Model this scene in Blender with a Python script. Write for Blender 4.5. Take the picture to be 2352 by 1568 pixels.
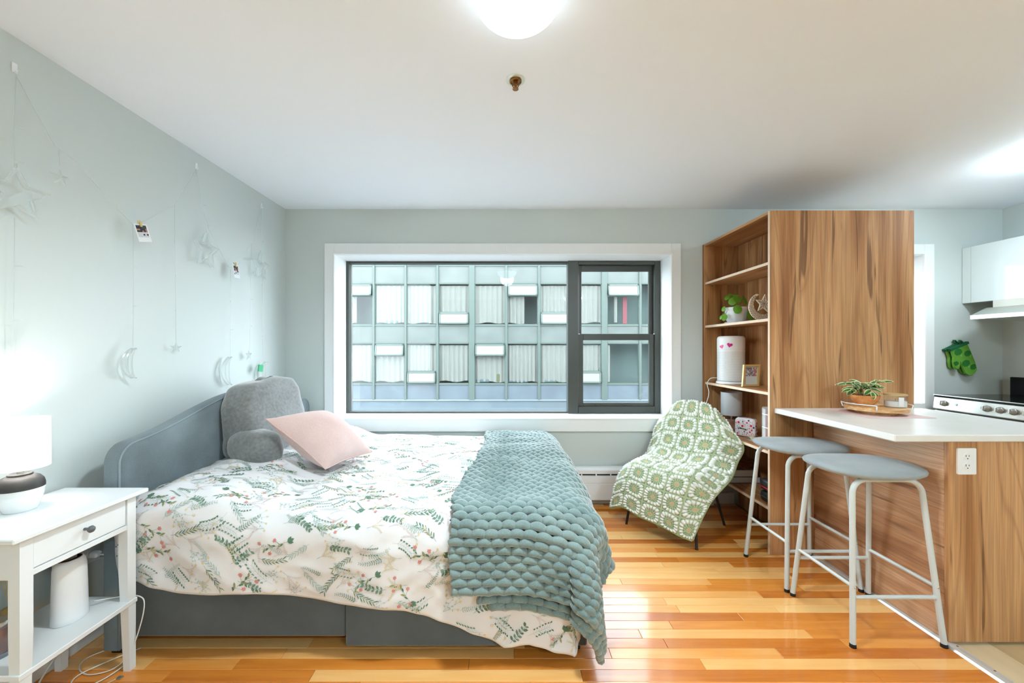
import bpy, math, random
import numpy as np
from mathutils import Vector, Matrix, noise as mnoise

for o in list(bpy.data.objects):
    bpy.data.objects.remove(o)
SC = bpy.context.scene
COL = SC.collection
PI = math.pi

# ---------------------------------------------------------------- camera
cam_d = bpy.data.cameras.new('camera')
cam_d.sensor_width = 36.0
cam_d.lens = 14.0
cam_d.shift_x = 0.00765
cam_d.shift_y = 0.0068
cam_d.clip_start = 0.05
cam = bpy.data.objects.new('camera', cam_d)
COL.objects.link(cam)
cam.location = (0.0, 0.0, 1.283)
cam.rotation_euler = (PI / 2, 0, 0)
SC.camera = cam

# ---------------------------------------------------------------- sky (bright overcast) and exposure
W = bpy.data.worlds.new('overcast_sky')
SC.world = W
W.use_nodes = True
bgn = W.node_tree.nodes['Background']
bgn.inputs[0].default_value = (0.80, 0.92, 1.0, 1)
bgn.inputs[1].default_value = 8.0
SC.view_settings.view_transform = 'Standard'
SC.view_settings.look = 'None'
SC.view_settings.gamma = 1.0
SC.view_settings.use_curve_mapping = False
SC.view_settings.exposure = 0.58
# light portals in the two window openings: they only help the renderer find the sky
def portal(name, x0, x1, z0, z1, y):
    d = bpy.data.lights.new(name, 'AREA')
    d.shape = 'RECTANGLE'; d.size = x1 - x0; d.size_y = z1 - z0
    d.cycles.is_portal = True
    o = bpy.data.objects.new(name, d)
    o.location = ((x0 + x1) / 2, y, (z0 + z1) / 2)
    o.rotation_euler = (-PI / 2, 0, 0)
    COL.objects.link(o)
portal('window_portal', -1.40, 1.38, 0.70, 2.06, 3.60)
portal('kitchen_window_portal', 2.62, 3.47, 0.80, 2.06, 3.60)

LAMP_CEIL = (3.2, 30.0, 105.0)      # emission of the bowls over the bed, in the kitchen, added as fill behind the camera
LAMP_DOWN = (95.0, 20.0, 25.0)   # watts thrown downwards by the same two lamps and the added fill
LAMP_BED = 3.2        # bedside bulb, watts

# ---------------------------------------------------------------- helpers
def C(r, g, b):
    f = lambda c: (c / 255 / 12.92) if c / 255 <= 0.04045 else ((c / 255 + 0.055) / 1.055) ** 2.4
    return (f(r), f(g), f(b), 1.0)

class MB:
    """collects shapes, builds ONE mesh object"""
    def __init__(s):
        s.v = []; s.f = []; s.m = []; s.c = None
    def add(s, vs, fs, mi=0):
        o = len(s.v)
        s.v += [tuple(p) for p in vs]
        s.f += [tuple(i + o for i in f) for f in fs]
        s.m += [mi] * len(fs)
        return s
    def box(s, x0, x1, y0, y1, z0, z1, b=0.0, mi=0):
        if b <= 0:
            vs = [(x0, y0, z0), (x1, y0, z0), (x1, y1, z0), (x0, y1, z0), (x0, y0, z1), (x1, y0, z1), (x1, y1, z1), (x0, y1, z1)]
            fs = [(3, 2, 1, 0), (4, 5, 6, 7), (0, 1, 5, 4), (1, 2, 6, 5), (2, 3, 7, 6), (3, 0, 4, 7)]
            return s.add(vs, fs, mi)
        b = min(b, (x1 - x0) * .49, (y1 - y0) * .49, (z1 - z0) * .49)
        X = (x0, x1); Y = (y0, y1); Z = (z0, z1)
        vs = []; idx = {}
        for i in (0, 1):
            for j in (0, 1):
                for k in (0, 1):
                    sx = b if i == 0 else -b; sy = b if j == 0 else -b; sz = b if k == 0 else -b
                    for a, p in (('x', (X[i], Y[j] + sy, Z[k] + sz)), ('y', (X[i] + sx, Y[j], Z[k] + sz)), ('z', (X[i] + sx, Y[j] + sy, Z[k]))):
                        idx[(i, j, k, a)] = len(vs); vs.append(p)
        fs = []
        g = lambda i, j, k, a: idx[(i, j, k, a)]
        for i in (0, 1):
            q = [g(i, 0, 0, 'x'), g(i, 1, 0, 'x'), g(i, 1, 1, 'x'), g(i, 0, 1, 'x')]; fs.append(q if i else q[::-1])
            q = [g(0, i, 0, 'y'), g(1, i, 0, 'y'), g(1, i, 1, 'y'), g(0, i, 1, 'y')]; fs.append(q[::-1] if i else q)
            q = [g(0, 0, i, 'z'), g(1, 0, i, 'z'), g(1, 1, i, 'z'), g(0, 1, i, 'z')]; fs.append(q if i else q[::-1])
        for j in (0, 1):
            for k in (0, 1):
                fs.append([g(0, j, k, 'y'), g(1, j, k, 'y'), g(1, j, k, 'z'), g(0, j, k, 'z')])
                fs.append([g(j, 0, k, 'x'), g(j, 1, k, 'x'), g(j, 1, k, 'z'), g(j, 0, k, 'z')])
                fs.append([g(j, k, 0, 'x'), g(j, k, 1, 'x'), g(j, k, 1, 'y'), g(j, k, 0, 'y')])
        for i in (0, 1):
            for j in (0, 1):
                for k in (0, 1):
                    fs.append([g(i, j, k, 'x'), g(i, j, k, 'y'), g(i, j, k, 'z')])
        s.fixn = True
        return s.add(vs, fs, mi)
    def tube(s, pts, r, n=8, closed=False, caps=True, mi=0):
        P = [Vector(p) for p in pts]; N = len(P)
        R = r if isinstance(r, (list, tuple)) else [r] * N
        tang = []
        for i in range(N):
            if closed:
                t = P[(i + 1) % N] - P[i - 1]
            else:
                t = P[min(i + 1, N - 1)] - P[max(i - 1, 0)]
            tang.append(t.normalized() if t.length > 1e-9 else Vector((0, 0, 1)))
        up = Vector((0, 0, 1))
        if abs(tang[0].dot(up)) > .9: up = Vector((1, 0, 0))
        a = tang[0].cross(up).normalized()
        vs = []
        for i in range(N):
            t = tang[i]
            a = (a - t * a.dot(t))
            if a.length < 1e-6: a = t.orthogonal()
            a.normalize(); b = t.cross(a)
            for k in range(n):
                th = 2 * PI * k / n
                vs.append(P[i] + (a * math.cos(th) + b * math.sin(th)) * R[i])
        fs = []
        for i in range(N if closed else N - 1):
            j = (i + 1) % N
            for k in range(n):
                l = (k + 1) % n
                fs.append((i * n + k, i * n + l, j * n + l, j * n + k))
        if caps and not closed:
            fs.append(tuple(range(n))[::-1]); fs.append(tuple((N - 1) * n + k for k in range(n)))
        return s.add(vs, fs, mi)
    def lathe(s, prof, c=(0, 0, 0), n=32, mi=0, sx=1.0, sy=1.0, capb=True, capt=True):
        vs = []
        for r, z in prof:
            for k in range(n):
                th = 2 * PI * k / n
                vs.append((c[0] + r * sx * math.cos(th), c[1] + r * sy * math.sin(th), c[2] + z))
        fs = []
        for i in range(len(prof) - 1):
            for k in range(n):
                l = (k + 1) % n
                fs.append((i * n + k, i * n + l, (i + 1) * n + l, (i + 1) * n + k))
        if capb and prof[0][0] > 1e-6: fs.append(tuple(range(n))[::-1])
        if capt and prof[-1][0] > 1e-6: fs.append(tuple((len(prof) - 1) * n + k for k in range(n)))
        return s.add(vs, fs, mi)
    def prism(s, poly, f, t, mi=0):
        """poly 2D; f(p, q, d) -> 3D; extruded d from 0 to t"""
        n = len(poly)
        vs = [f(p, q, 0) for p, q in poly] + [f(p, q, t) for p, q in poly]
        fs = [tuple(range(n))[::-1], tuple(range(n, 2 * n))]
        for i in range(n):
            j = (i + 1) % n
            fs.append((i, j, n + j, n + i))
        return s.add(vs, fs, mi)
    def grid(s, F, nu, nv, mi=0, wrapu=False):
        vs = [F(i / (nu if wrapu else nu - 1), j / (nv - 1)) for j in range(nv) for i in range(nu)]
        fs = []
        for j in range(nv - 1):
            for i in range(nu if wrapu else nu - 1):
                k = (i + 1) % nu
                fs.append((j * nu + i, j * nu + k, (j + 1) * nu + k, (j + 1) * nu + i))
        return s.add(vs, fs, mi)
    def xf(s, M):
        s.v = [tuple(M @ Vector(p)) for p in s.v]
        return s
    def build(s, name, mats, parent=None, smooth=False, angle=None, base=None):
        if not isinstance(mats, (list, tuple)): mats = [mats]
        me = bpy.data.meshes.new(name)
        org = Vector(base) if base is not None else (Vector(parent['_b']) if parent is not None else Vector((0, 0, 0)))
        vv = [(p[0] - org.x, p[1] - org.y, p[2] - org.z) for p in s.v]
        me.from_pydata(vv, [], s.f)
        for m in mats: me.materials.append(m)
        if len(mats) > 1: me.polygons.foreach_set('material_index', s.m)
        if getattr(s, 'fixn', False):
            import bmesh
            bm = bmesh.new(); bm.from_mesh(me)
            bmesh.ops.recalc_face_normals(bm, faces=bm.faces); bm.to_mesh(me); bm.free()
        if smooth:
            me.polygons.foreach_set('use_smooth', [True] * len(me.polygons))
            if angle is not None:
                me.set_sharp_from_angle(angle=math.radians(angle))
        if s.c is not None:
            at = me.color_attributes.new('col', 'FLOAT_COLOR', 'POINT')
            at.data.foreach_set('color', np.array(s.c, dtype=np.float32).ravel())
        me.update()
        o = bpy.data.objects.new(name, me)
        COL.objects.link(o)
        if parent is not None:
            o.parent = parent; o['_b'] = tuple(org)
        else:
            o.location = org; o['_b'] = tuple(org)
        return o

def thing(name, loc, label=None, cat=None, group=None, kind=None):
    o = bpy.data.objects.new(name, None)
    o.empty_display_size = 0.05
    COL.objects.link(o)
    o.location = loc; o['_b'] = tuple(loc)
    tag(o, label, cat, group, kind)
    return o
def tag(o, label=None, cat=None, group=None, kind=None):
    if label: o['label'] = label
    if cat: o['category'] = cat
    if group: o['group'] = group
    if kind: o['kind'] = kind
    return o
def copy_tree(o, parent=None):
    c = o.copy(); COL.objects.link(c)
    c.parent = parent
    for ch in [q for q in bpy.data.objects if q.parent == o]:
        copy_tree(ch, c)
    return c
def B(name, mat, parent, *args, b=0.002, **kw):
    """one bevelled box part"""
    return MB().box(*args, b=b).build(name, mat, parent, **kw)
def lerp(a, b, t): return a + (b - a) * t
def sstep(a, b, x):
    t = max(0.0, min(1.0, (x - a) / (b - a)))
    return t * t * (3 - 2 * t)
def cr(pts, n):
    """Catmull-Rom through 3-D points, n samples per span"""
    P = [Vector(p) for p in pts]; out = []
    for i in range(len(P) - 1):
        p0 = P[max(i - 1, 0)]; p1 = P[i]; p2 = P[i + 1]; p3 = P[min(i + 2, len(P) - 1)]
        for k in range(n):
            t = k / n
            out.append(0.5 * ((2 * p1) + (p2 - p0) * t + (2 * p0 - 5 * p1 + 4 * p2 - p3) * t * t + (3 * p1 - p0 - 3 * p2 + p3) * t ** 3))
    out.append(P[-1])
    return out
def interp(x, xs, ys):
    return float(np.interp(x, xs, ys))

# ---------------------------------------------------------------- materials
def newmat(name):
    m = bpy.data.materials.new(name); m.use_nodes = True
    nt = m.node_tree
    return m, nt, nt.nodes['Principled BSDF'], nt.nodes['Material Output']
def N(nt, typ, **kw):
    n = nt.nodes.new(typ)
    for k, v in kw.items():
        if k.startswith('i_'): n.inputs[int(k[2:])].default_value = v
        else: setattr(n, k, v)
    return n
def L(nt, a, b): nt.links.new(a, b)
def ramp(nt, fac, stops):
    r = N(nt, 'ShaderNodeValToRGB')
    e = r.color_ramp.elements
    while len(e) < len(stops): e.new(0.5)
    for i, (p, c) in enumerate(stops):
        e[i].position = p; e[i].color = c
    L(nt, fac, r.inputs[0])
    return r.outputs[0]
def plain(name, col, rough=0.5, metal=0.0, coat=0.0, bump=0.0, bscale=200, var=0.0, vscale=6, sheen=0.0, trans=0.0, emis=0.0, spec=0.5):
    m, nt, p, out = newmat(name)
    p.inputs['Base Color'].default_value = col
    p.inputs['Roughness'].default_value = rough
    p.inputs['Metallic'].default_value = metal
    p.inputs['Coat Weight'].default_value = coat
    p.inputs['Coat Roughness'].default_value = 0.08
    p.inputs['Sheen Weight'].default_value = sheen
    p.inputs['Specular IOR Level'].default_value = spec
    tc = N(nt, 'ShaderNodeTexCoord')
    if var > 0:
        nz = N(nt, 'ShaderNodeTexNoise'); nz.inputs['Scale'].default_value = vscale; nz.inputs['Detail'].default_value = 4
        L(nt, tc.outputs['Object'], nz.inputs['Vector'])
        lo = tuple(c * (1 - var) for c in col[:3]) + (1,); hi = tuple(min(1, c * (1 + var)) for c in col[:3]) + (1,)
        L(nt, ramp(nt, nz.outputs[0], [(0.3, lo), (0.7, hi)]), p.inputs['Base Color'])
    if bump > 0:
        nz = N(nt, 'ShaderNodeTexNoise'); nz.inputs['Scale'].default_value = bscale; nz.inputs['Detail'].default_value = 3
        L(nt, tc.outputs['Object'], nz.inputs['Vector'])
        bp = N(nt, 'ShaderNodeBump'); bp.inputs['Strength'].default_value = bump; bp.inputs['Distance'].default_value = 0.002
        L(nt, nz.outputs[0], bp.inputs['Height']); L(nt, bp.outputs[0], p.inputs['Normal'])
    if trans > 0:
        t = N(nt, 'ShaderNodeBsdfTranslucent'); t.inputs[0].default_value = col
        mx = N(nt, 'ShaderNodeMixShader'); mx.inputs[0].default_value = trans
        L(nt, p.outputs[0], mx.inputs[1]); L(nt, t.outputs[0], mx.inputs[2]); L(nt, mx.outputs[0], out.inputs[0])
    if emis > 0:
        p.inputs['Emission Color'].default_value = col; p.inputs['Emission Strength'].default_value = emis
    return m
def woodmat(name, axis, dark, mid, light, rough=0.42, across=9.0, along=0.55, seed=0.0, streak=0.75, coat=0.0, fine=0.12, lines=0.38):
    m, nt, p, out = newmat(name)
    geo = N(nt, 'ShaderNodeNewGeometry')
    oi = N(nt, 'ShaderNodeObjectInfo')
    off = N(nt, 'ShaderNodeVectorMath', operation='SCALE'); off.inputs[0].default_value = (13.1, 7.7, 5.3)
    L(nt, oi.outputs['Random'], off.inputs['Scale'])
    ad = N(nt, 'ShaderNodeVectorMath', operation='ADD'); L(nt, geo.outputs['Position'], ad.inputs[0]); L(nt, off.outputs[0], ad.inputs[1])
    ad2 = N(nt, 'ShaderNodeVectorMath', operation='ADD'); L(nt, ad.outputs[0], ad2.inputs[0]); ad2.inputs[1].default_value = (seed, seed * 2, seed * 3)
    def sc(al, ac):
        v = [ac, ac, ac]; v['xyz'.index(axis)] = al
        mm = N(nt, 'ShaderNodeVectorMath', operation='MULTIPLY'); mm.inputs[1].default_value = v
        L(nt, ad2.outputs[0], mm.inputs[0]); return mm.outputs[0]
    def nz(vec, det=3, dist=0.0, rgh=0.5):
        n = N(nt, 'ShaderNodeTexNoise'); n.inputs['Scale'].default_value = 1; n.inputs['Detail'].default_value = det
        n.inputs['Distortion'].default_value = dist; n.inputs['Roughness'].default_value = rgh
        L(nt, vec, n.inputs['Vector']); return n.outputs[0]
    base = ramp(nt, nz(sc(along, across), 3, 0.5), [(0.30, dark), (0.46, mid), (0.58, light), (0.72, mid)])
    # contour lines of a slow noise give the cathedral figure
    slow = nz(sc(along * 0.75, across * 0.42), 1, 0.2)
    mu = N(nt, 'ShaderNodeMath', operation='MULTIPLY'); L(nt, slow, mu.inputs[0]); mu.inputs[1].default_value = 26.0
    fr = N(nt, 'ShaderNodeMath', operation='PINGPONG'); L(nt, mu.outputs[0], fr.inputs[0]); fr.inputs[1].default_value = 1.0
    lf = ramp(nt, fr.outputs[0], [(0.0, (1, 1, 1, 1)), (0.28, (0, 0, 0, 1))])
    mx1 = N(nt, 'ShaderNodeMix', data_type='RGBA'); 
    ml = N(nt, 'ShaderNodeMath', operation='MULTIPLY'); L(nt, lf, ml.inputs[0]); ml.inputs[1].default_value = lines
    L(nt, ml.outputs[0], mx1.inputs[0]); L(nt, base, mx1.inputs[6]); mx1.inputs[7].default_value = dark
    # dark knots / mineral streaks
    st = ramp(nt, nz(sc(along * 2.6, across * 2.1), 2, 0.9), [(0.63, (0, 0, 0, 1)), (0.70, (1, 1, 1, 1))])
    ms = N(nt, 'ShaderNodeMath', operation='MULTIPLY'); L(nt, st, ms.inputs[0]); ms.inputs[1].default_value = streak
    mx2 = N(nt, 'ShaderNodeMix', data_type='RGBA'); L(nt, ms.outputs[0], mx2.inputs[0]); L(nt, mx1.outputs[2], mx2.inputs[6])
    mx2.inputs[7].default_value = tuple(c * 0.55 for c in dark[:3]) + (1,)
    # fine pores
    fn = nz(sc(along * 6, across * 22), 2)
    fr2 = ramp(nt, fn, [(0.3, (1 - fine * 2, 1 - fine * 2, 1 - fine * 2, 1)), (0.7, (1 + fine, 1 + fine, 1 + fine, 1))])
    mx3 = N(nt, 'ShaderNodeMix', data_type='RGBA', blend_type='MULTIPLY'); mx3.inputs[0].default_value = 1.0
    L(nt, mx2.outputs[2], mx3.inputs[6]); L(nt, fr2, mx3.inputs[7])
    L(nt, mx3.outputs[2], p.inputs['Base Color'])
    p.inputs['Roughness'].default_value = rough
    p.inputs['Coat Weight'].default_value = coat; p.inputs['Coat Roughness'].default_value = 0.12
    return m
def floormat(name, dark, mid, light, rough, coat, axis='x'):
    m, nt, p, out = newmat(name)
    geo = N(nt, 'ShaderNodeNewGeometry'); oi = N(nt, 'ShaderNodeObjectInfo')
    off = N(nt, 'ShaderNodeVectorMath', operation='SCALE'); off.inputs[0].default_value = (31, 17, 3); L(nt, oi.outputs['Random'], off.inputs['Scale'])
    ad = N(nt, 'ShaderNodeVectorMath', operation='ADD'); L(nt, geo.outputs['Position'], ad.inputs[0]); L(nt, off.outputs[0], ad.inputs[1])
    mm = N(nt, 'ShaderNodeVectorMath', operation='MULTIPLY'); mm.inputs[1].default_value = (2.2, 26, 1) if axis == 'x' else (14, 1.2, 1)
    L(nt, ad.outputs[0], mm.inputs[0])
    n1 = N(nt, 'ShaderNodeTexNoise'); n1.inputs['Scale'].default_value = 1; n1.inputs['Detail'].default_value = 4; n1.inputs['Distortion'].default_value = 0.8
    L(nt, mm.outputs[0], n1.inputs['Vector'])
    # board tone (each board its own) + grain
    s1 = N(nt, 'ShaderNodeMath', operation='MULTIPLY_ADD'); L(nt, n1.outputs[0], s1.inputs[0]); s1.inputs[1].default_value = 0.55; s1.inputs[2].default_value = -0.27
    s2 = N(nt, 'ShaderNodeMath', operation='ADD'); L(nt, oi.outputs['Random'], s2.inputs[0]); L(nt, s1.outputs[0], s2.inputs[1])
    c = ramp(nt, s2.outputs[0], [(0.0, dark), (0.45, mid), (0.98, light)])
    L(nt, c, p.inputs['Base Color'])
    p.inputs['Roughness'].default_value = rough
    p.inputs['Coat Weight'].default_value = coat; p.inputs['Coat Roughness'].default_value = 0.10
    n2 = N(nt, 'ShaderNodeTexNoise'); n2.inputs['Scale'].default_value = 9; n2.inputs['Detail'].default_value = 2
    L(nt, geo.outputs['Position'], n2.inputs['Vector'])
    bp = N(nt, 'ShaderNodeBump'); bp.inputs['Strength'].default_value = 0.05; bp.inputs['Distance'].default_value = 0.01
    L(nt, n2.outputs[0], bp.inputs['Height']); L(nt, bp.outputs[0], p.inputs['Coat Normal'])
    return m
def glassmat(name, tint=(1, 1, 1, 1), refl=0.06, rough=0.0, dust=0.0, dustcol=(0.9, 0.95, 1, 1), graze=0.5):
    m, nt, p, out = newmat(name)
    nt.nodes.remove(p)
    tr = N(nt, 'ShaderNodeBsdfTransparent'); tr.inputs[0].default_value = tint
    gl = N(nt, 'ShaderNodeBsdfGlossy'); gl.inputs['Roughness'].default_value = rough
    lw = N(nt, 'ShaderNodeLayerWeight'); lw.inputs[0].default_value = 0.35
    ma = N(nt, 'ShaderNodeMath', operation='MULTIPLY_ADD'); L(nt, lw.outputs['Facing'], ma.inputs[0]); ma.inputs[1].default_value = graze; ma.inputs[2].default_value = refl
    ma.use_clamp = True
    mx = N(nt, 'ShaderNodeMixShader'); L(nt, ma.outputs[0], mx.inputs[0]); L(nt, tr.outputs[0], mx.inputs[1]); L(nt, gl.outputs[0], mx.inputs[2])
    last = mx.outputs[0]
    if dust > 0:
        d = N(nt, 'ShaderNodeBsdfTranslucent'); d.inputs[0].default_value = dustcol
        m2 = N(nt, 'ShaderNodeMixShader'); m2.inputs[0].default_value = dust
        L(nt, last, m2.inputs[1]); L(nt, d.outputs[0], m2.inputs[2]); last = m2.outputs[0]
    L(nt, last, out.inputs[0])
    return m
def fabric(name, c1, c2, scale=700, rough=0.9, bump=0.25, sheen=0.3):
    m, nt, p, out = newmat(name)
    tc = N(nt, 'ShaderNodeTexCoord')
    nz = N(nt, 'ShaderNodeTexNoise'); nz.inputs['Scale'].default_value = scale; nz.inputs['Detail'].default_value = 2
    L(nt, tc.outputs['Object'], nz.inputs['Vector'])
    n2 = N(nt, 'ShaderNodeTexNoise'); n2.inputs['Scale'].default_value = 5; n2.inputs['Detail'].default_value = 4
    L(nt, tc.outputs['Object'], n2.inputs['Vector'])
    ad = N(nt, 'ShaderNodeMath', operation='ADD'); L(nt, nz.outputs[0], ad.inputs[0]); L(nt, n2.outputs[0], ad.inputs[1])
    hf = N(nt, 'ShaderNodeMath', operation='MULTIPLY'); L(nt, ad.outputs[0], hf.inputs[0]); hf.inputs[1].default_value = 0.5
    L(nt, ramp(nt, hf.outputs[0], [(0.35, c1), (0.65, c2)]), p.inputs['Base Color'])
    p.inputs['Roughness'].default_value = rough; p.inputs['Sheen Weight'].default_value = sheen
    p.inputs['Specular IOR Level'].default_value = 0.2
    bp = N(nt, 'ShaderNodeBump'); bp.inputs['Strength'].default_value = bump; bp.inputs['Distance'].default_value = 0.001
    L(nt, nz.outputs[0], bp.inputs['Height']); L(nt, bp.outputs[0], p.inputs['Normal'])
    return m
def vcolmat(name, rough=0.9, sheen=0.2, bump=0.3, bscale=900):
    m, nt, p, out = newmat(name)
    a = N(nt, 'ShaderNodeVertexColor', layer_name='col')
    tc = N(nt, 'ShaderNodeTexCoord')
    nz = N(nt, 'ShaderNodeTexNoise'); nz.inputs['Scale'].default_value = bscale; L(nt, tc.outputs['Object'], nz.inputs['Vector'])
    rr = ramp(nt, nz.outputs[0], [(0.3, (0.78, 0.78, 0.78, 1)), (0.65, (1.08, 1.08, 1.08, 1))])
    mx = N(nt, 'ShaderNodeMix', data_type='RGBA', blend_type='MULTIPLY'); mx.inputs[0].default_value = 1
    L(nt, a.outputs[0], mx.inputs[6]); L(nt, rr, mx.inputs[7]); L(nt, mx.outputs[2], p.inputs['Base Color'])
    p.inputs['Roughness'].default_value = rough; p.inputs['Sheen Weight'].default_value = sheen; p.inputs['Specular IOR Level'].default_value = 0.2
    bp = N(nt, 'ShaderNodeBump'); bp.inputs['Strength'].default_value = bump; bp.inputs['Distance'].default_value = 0.002
    L(nt, nz.outputs[0], bp.inputs['Height']); L(nt, bp.outputs[0], p.inputs['Normal'])
    return m

M = {}
M['wall'] = plain('wall_paint', C(203, 211, 209), 0.55, bump=0.06, bscale=120)
M['ceil'] = plain('ceiling_paint', C(241, 246, 253), 0.7, bump=0.05, bscale=90)
M['trim'] = plain('white_trim_paint', C(236, 239, 240), 0.35)
M['bead'] = plain('white_bead_paint', C(246, 248, 248), 0.3)
M['dframe'] = plain('dark_grey_window_frame', C(62, 66, 62), 0.35, var=0.08)
M['glass'] = glassmat('window_glass', refl=0.02, graze=0.15)
WD, WM, WL = C(140, 87, 45), C(180, 126, 78), C(206, 157, 109)
M['wood_v'] = woodmat('laminate_vertical_grain', 'z', WD, WM, WL)
M['wood_side'] = woodmat('laminate_horizontal_grain', 'y', C(160, 108, 72), C(198, 148, 108), C(218, 176, 140), seed=3.1, across=7.5)
M['wood_shelf'] = woodmat('laminate_shelf', 'y', WD, WM, WL, seed=5.0)
M['edge'] = plain('pale_edge_banding', C(232, 208, 182), 0.5, var=0.06, vscale=20)
M['floor'] = floormat('orange_oak_strips', C(196, 106, 28), C(236, 152, 64), C(252, 200, 128), 0.32, 0.6)
M['kfloor'] = floormat('pale_vinyl_planks', C(176, 148, 106), C(206, 180, 138), C(224, 204, 168), 0.45, 0.1, axis='y')
M['counter'] = plain('white_stone_laminate', C(232, 231, 228), 0.28, var=0.03, vscale=9)
M['white'] = plain('white_satin_paint', C(236, 240, 242), 0.38)
M['whiteplastic'] = plain('white_plastic', C(238, 240, 242), 0.4)
M['gloss'] = plain('glossy_white_cabinet', C(226, 236, 236), 0.06, coat=0.5)
M['steel'] = plain('brushed_steel', C(205, 206, 200), 0.28, metal=0.9, bump=0.05, bscale=300)
M['black'] = plain('black_metal', C(26, 25, 24), 0.45)
M['blackgloss'] = plain('black_glass', C(14, 18, 18), 0.12, spec=0.25)
M['rubber'] = plain('black_rubber', C(22, 22, 22), 0.7)
M['stoolmetal'] = plain('pale_grey_powder_coat', C(205, 210, 208), 0.4)
M['stoolfab'] = fabric('grey_stool_fabric', C(132, 140, 143), C(168, 175, 177), 900)
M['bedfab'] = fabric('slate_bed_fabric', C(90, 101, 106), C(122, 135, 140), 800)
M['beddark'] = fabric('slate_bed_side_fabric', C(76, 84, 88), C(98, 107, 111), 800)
M['piping'] = fabric('slate_piping', C(118, 132, 138), C(142, 155, 160), 800)
M['mattress'] = fabric('white_mattress_fabric', C(225, 225, 225), C(240, 240, 240), 400)
M['greyvelvet'] = fabric('grey_plush', C(96, 98, 98), C(130, 132, 132), 60, sheen=0.8)
M['greypanel'] = fabric('pale_grey_plush', C(150, 155, 154), C(178, 183, 182), 60, sheen=0.8)
M['pink'] = fabric('blush_linen', C(204, 175, 169), C(224, 198, 193), 300)
M['duvet'] = fabric('white_cotton', C(226, 226, 229), C(234, 234, 237), 500, bump=0.08, sheen=0.1)
M['knit'] = fabric('sage_blue_yarn', C(104, 126, 126), C(140, 160, 158), 320, bump=0.6, sheen=0.6)
M['crochet'] = vcolmat('crochet_yarn')
M['gold'] = plain('pale_gold', C(222, 200, 140), 0.35, metal=0.4)
M['cream'] = plain('cream_wood', C(252, 243, 224), 0.6)
M['brass'] = plain('aged_brass', C(140, 95, 48), 0.35, metal=0.8)
M['leafg'] = plain('bright_leaf', C(112, 168, 46), 0.4, var=0.25, vscale=18, trans=0.25)
M['clearplastic'] = glassmat('clear_plastic', (0.98, 0.99, 0.98, 1), 0.10, 0.15, graze=.2, dust=0.45, dustcol=(0.93, 0.95, 0.95, 1))
M['clearwire'] = glassmat('clear_wire', (0.97, 0.98, 0.97, 1), 0.1, 0.2, graze=.1, dust=0.55, dustcol=(0.96, 0.97, 0.97, 1))
M['clearglass'] = glassmat('jar_glass', (0.985, 0.99, 0.985, 1), 0.04, graze=0.2)
M['shade'] = plain('white_lamp_shade', C(246, 247, 248), 0.8, trans=0.45)
M['greyshade'] = plain('pale_grey_lamp_shade', C(206, 212, 216), 0.85, bump=0.1, bscale=400)
M['cable'] = plain('white_cable', C(226, 228, 224), 0.5)
M['bamboo'] = woodmat('bamboo', 'x', C(196, 140, 84), C(222, 172, 116), C(236, 196, 146), across=30, along=3, streak=0.15)
M['bowlwood'] = woodmat('orange_bowl_wood', 'x', C(196, 116, 54), C(220, 146, 84), C(234, 172, 112), across=22, along=3, streak=0.1)
def em(name, col, s):
    m, nt, p, out = newmat(name)
    nt.nodes.remove(p)
    e = N(nt, 'ShaderNodeEmission'); e.inputs[0].default_value = col; e.inputs[1].default_value = s
    L(nt, e.outputs[0], out.inputs[0]); return m
M['lampglow'] = [em('lit_frosted_glass_%d' % i, (0.77, 0.92, 1.0, 1), e) for i, e in enumerate(LAMP_CEIL)]
# ================================================================ THE ROOM
XL, XR, YB, YF, ZC = -1.818, 4.14, 3.308, -2.3, 2.44
YO = 3.60                     # outer face of the window wall
# openings in the window wall: (x0, x1, z0, z1)
W1 = (-1.403, 1.381, 0.7045, 2.06)
W2 = (2.62, 3.47, 0.83, 2.06)
m = MB()
m.box(XL - .2, W1[0], YB, YO, -.1, ZC)
m.box(W1[0], W1[1], YB, YO, -.1, W1[2]); m.box(W1[0], W1[1], YB, YO, W1[3], ZC)
m.box(W1[1], W2[0], YB, YO, -.1, ZC)
m.box(W2[0], W2[1], YB, YO, -.1, W2[2]); m.box(W2[0], W2[1], YB, YO, W2[3], ZC)
m.box(W2[1], XR + .2, YB, YO, -.1, ZC)
wb = m.build('wall_back', M['wall'])
tag(wb, 'pale grey-green painted window wall', 'wall', kind='structure')
wl = MB().box(XL - .2, XL, YF, YB, -.1, ZC).build('wall_left', M['wall'])
tag(wl, 'pale grey-green painted wall behind the headboard', 'wall', kind='structure')
wr = MB().box(XR, XR + .2, YF, YB, -.1, ZC).build('wall_right', M['wall'])
tag(wr, 'pale green kitchen wall behind the stove', 'wall', kind='structure')
wf = MB().box(XL - .2, XR + .2, YF - .2, YF, -.1, ZC).build('wall_front', M['wall'])
tag(wf, 'pale painted wall behind the camera', 'wall', kind='structure')
ce = MB().box(XL - .2, XR + .2, YF - .2, YO, ZC, ZC + .15).build('ceiling', M['ceil'])
tag(ce, 'smooth white painted ceiling', 'ceiling', kind='structure')

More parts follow.
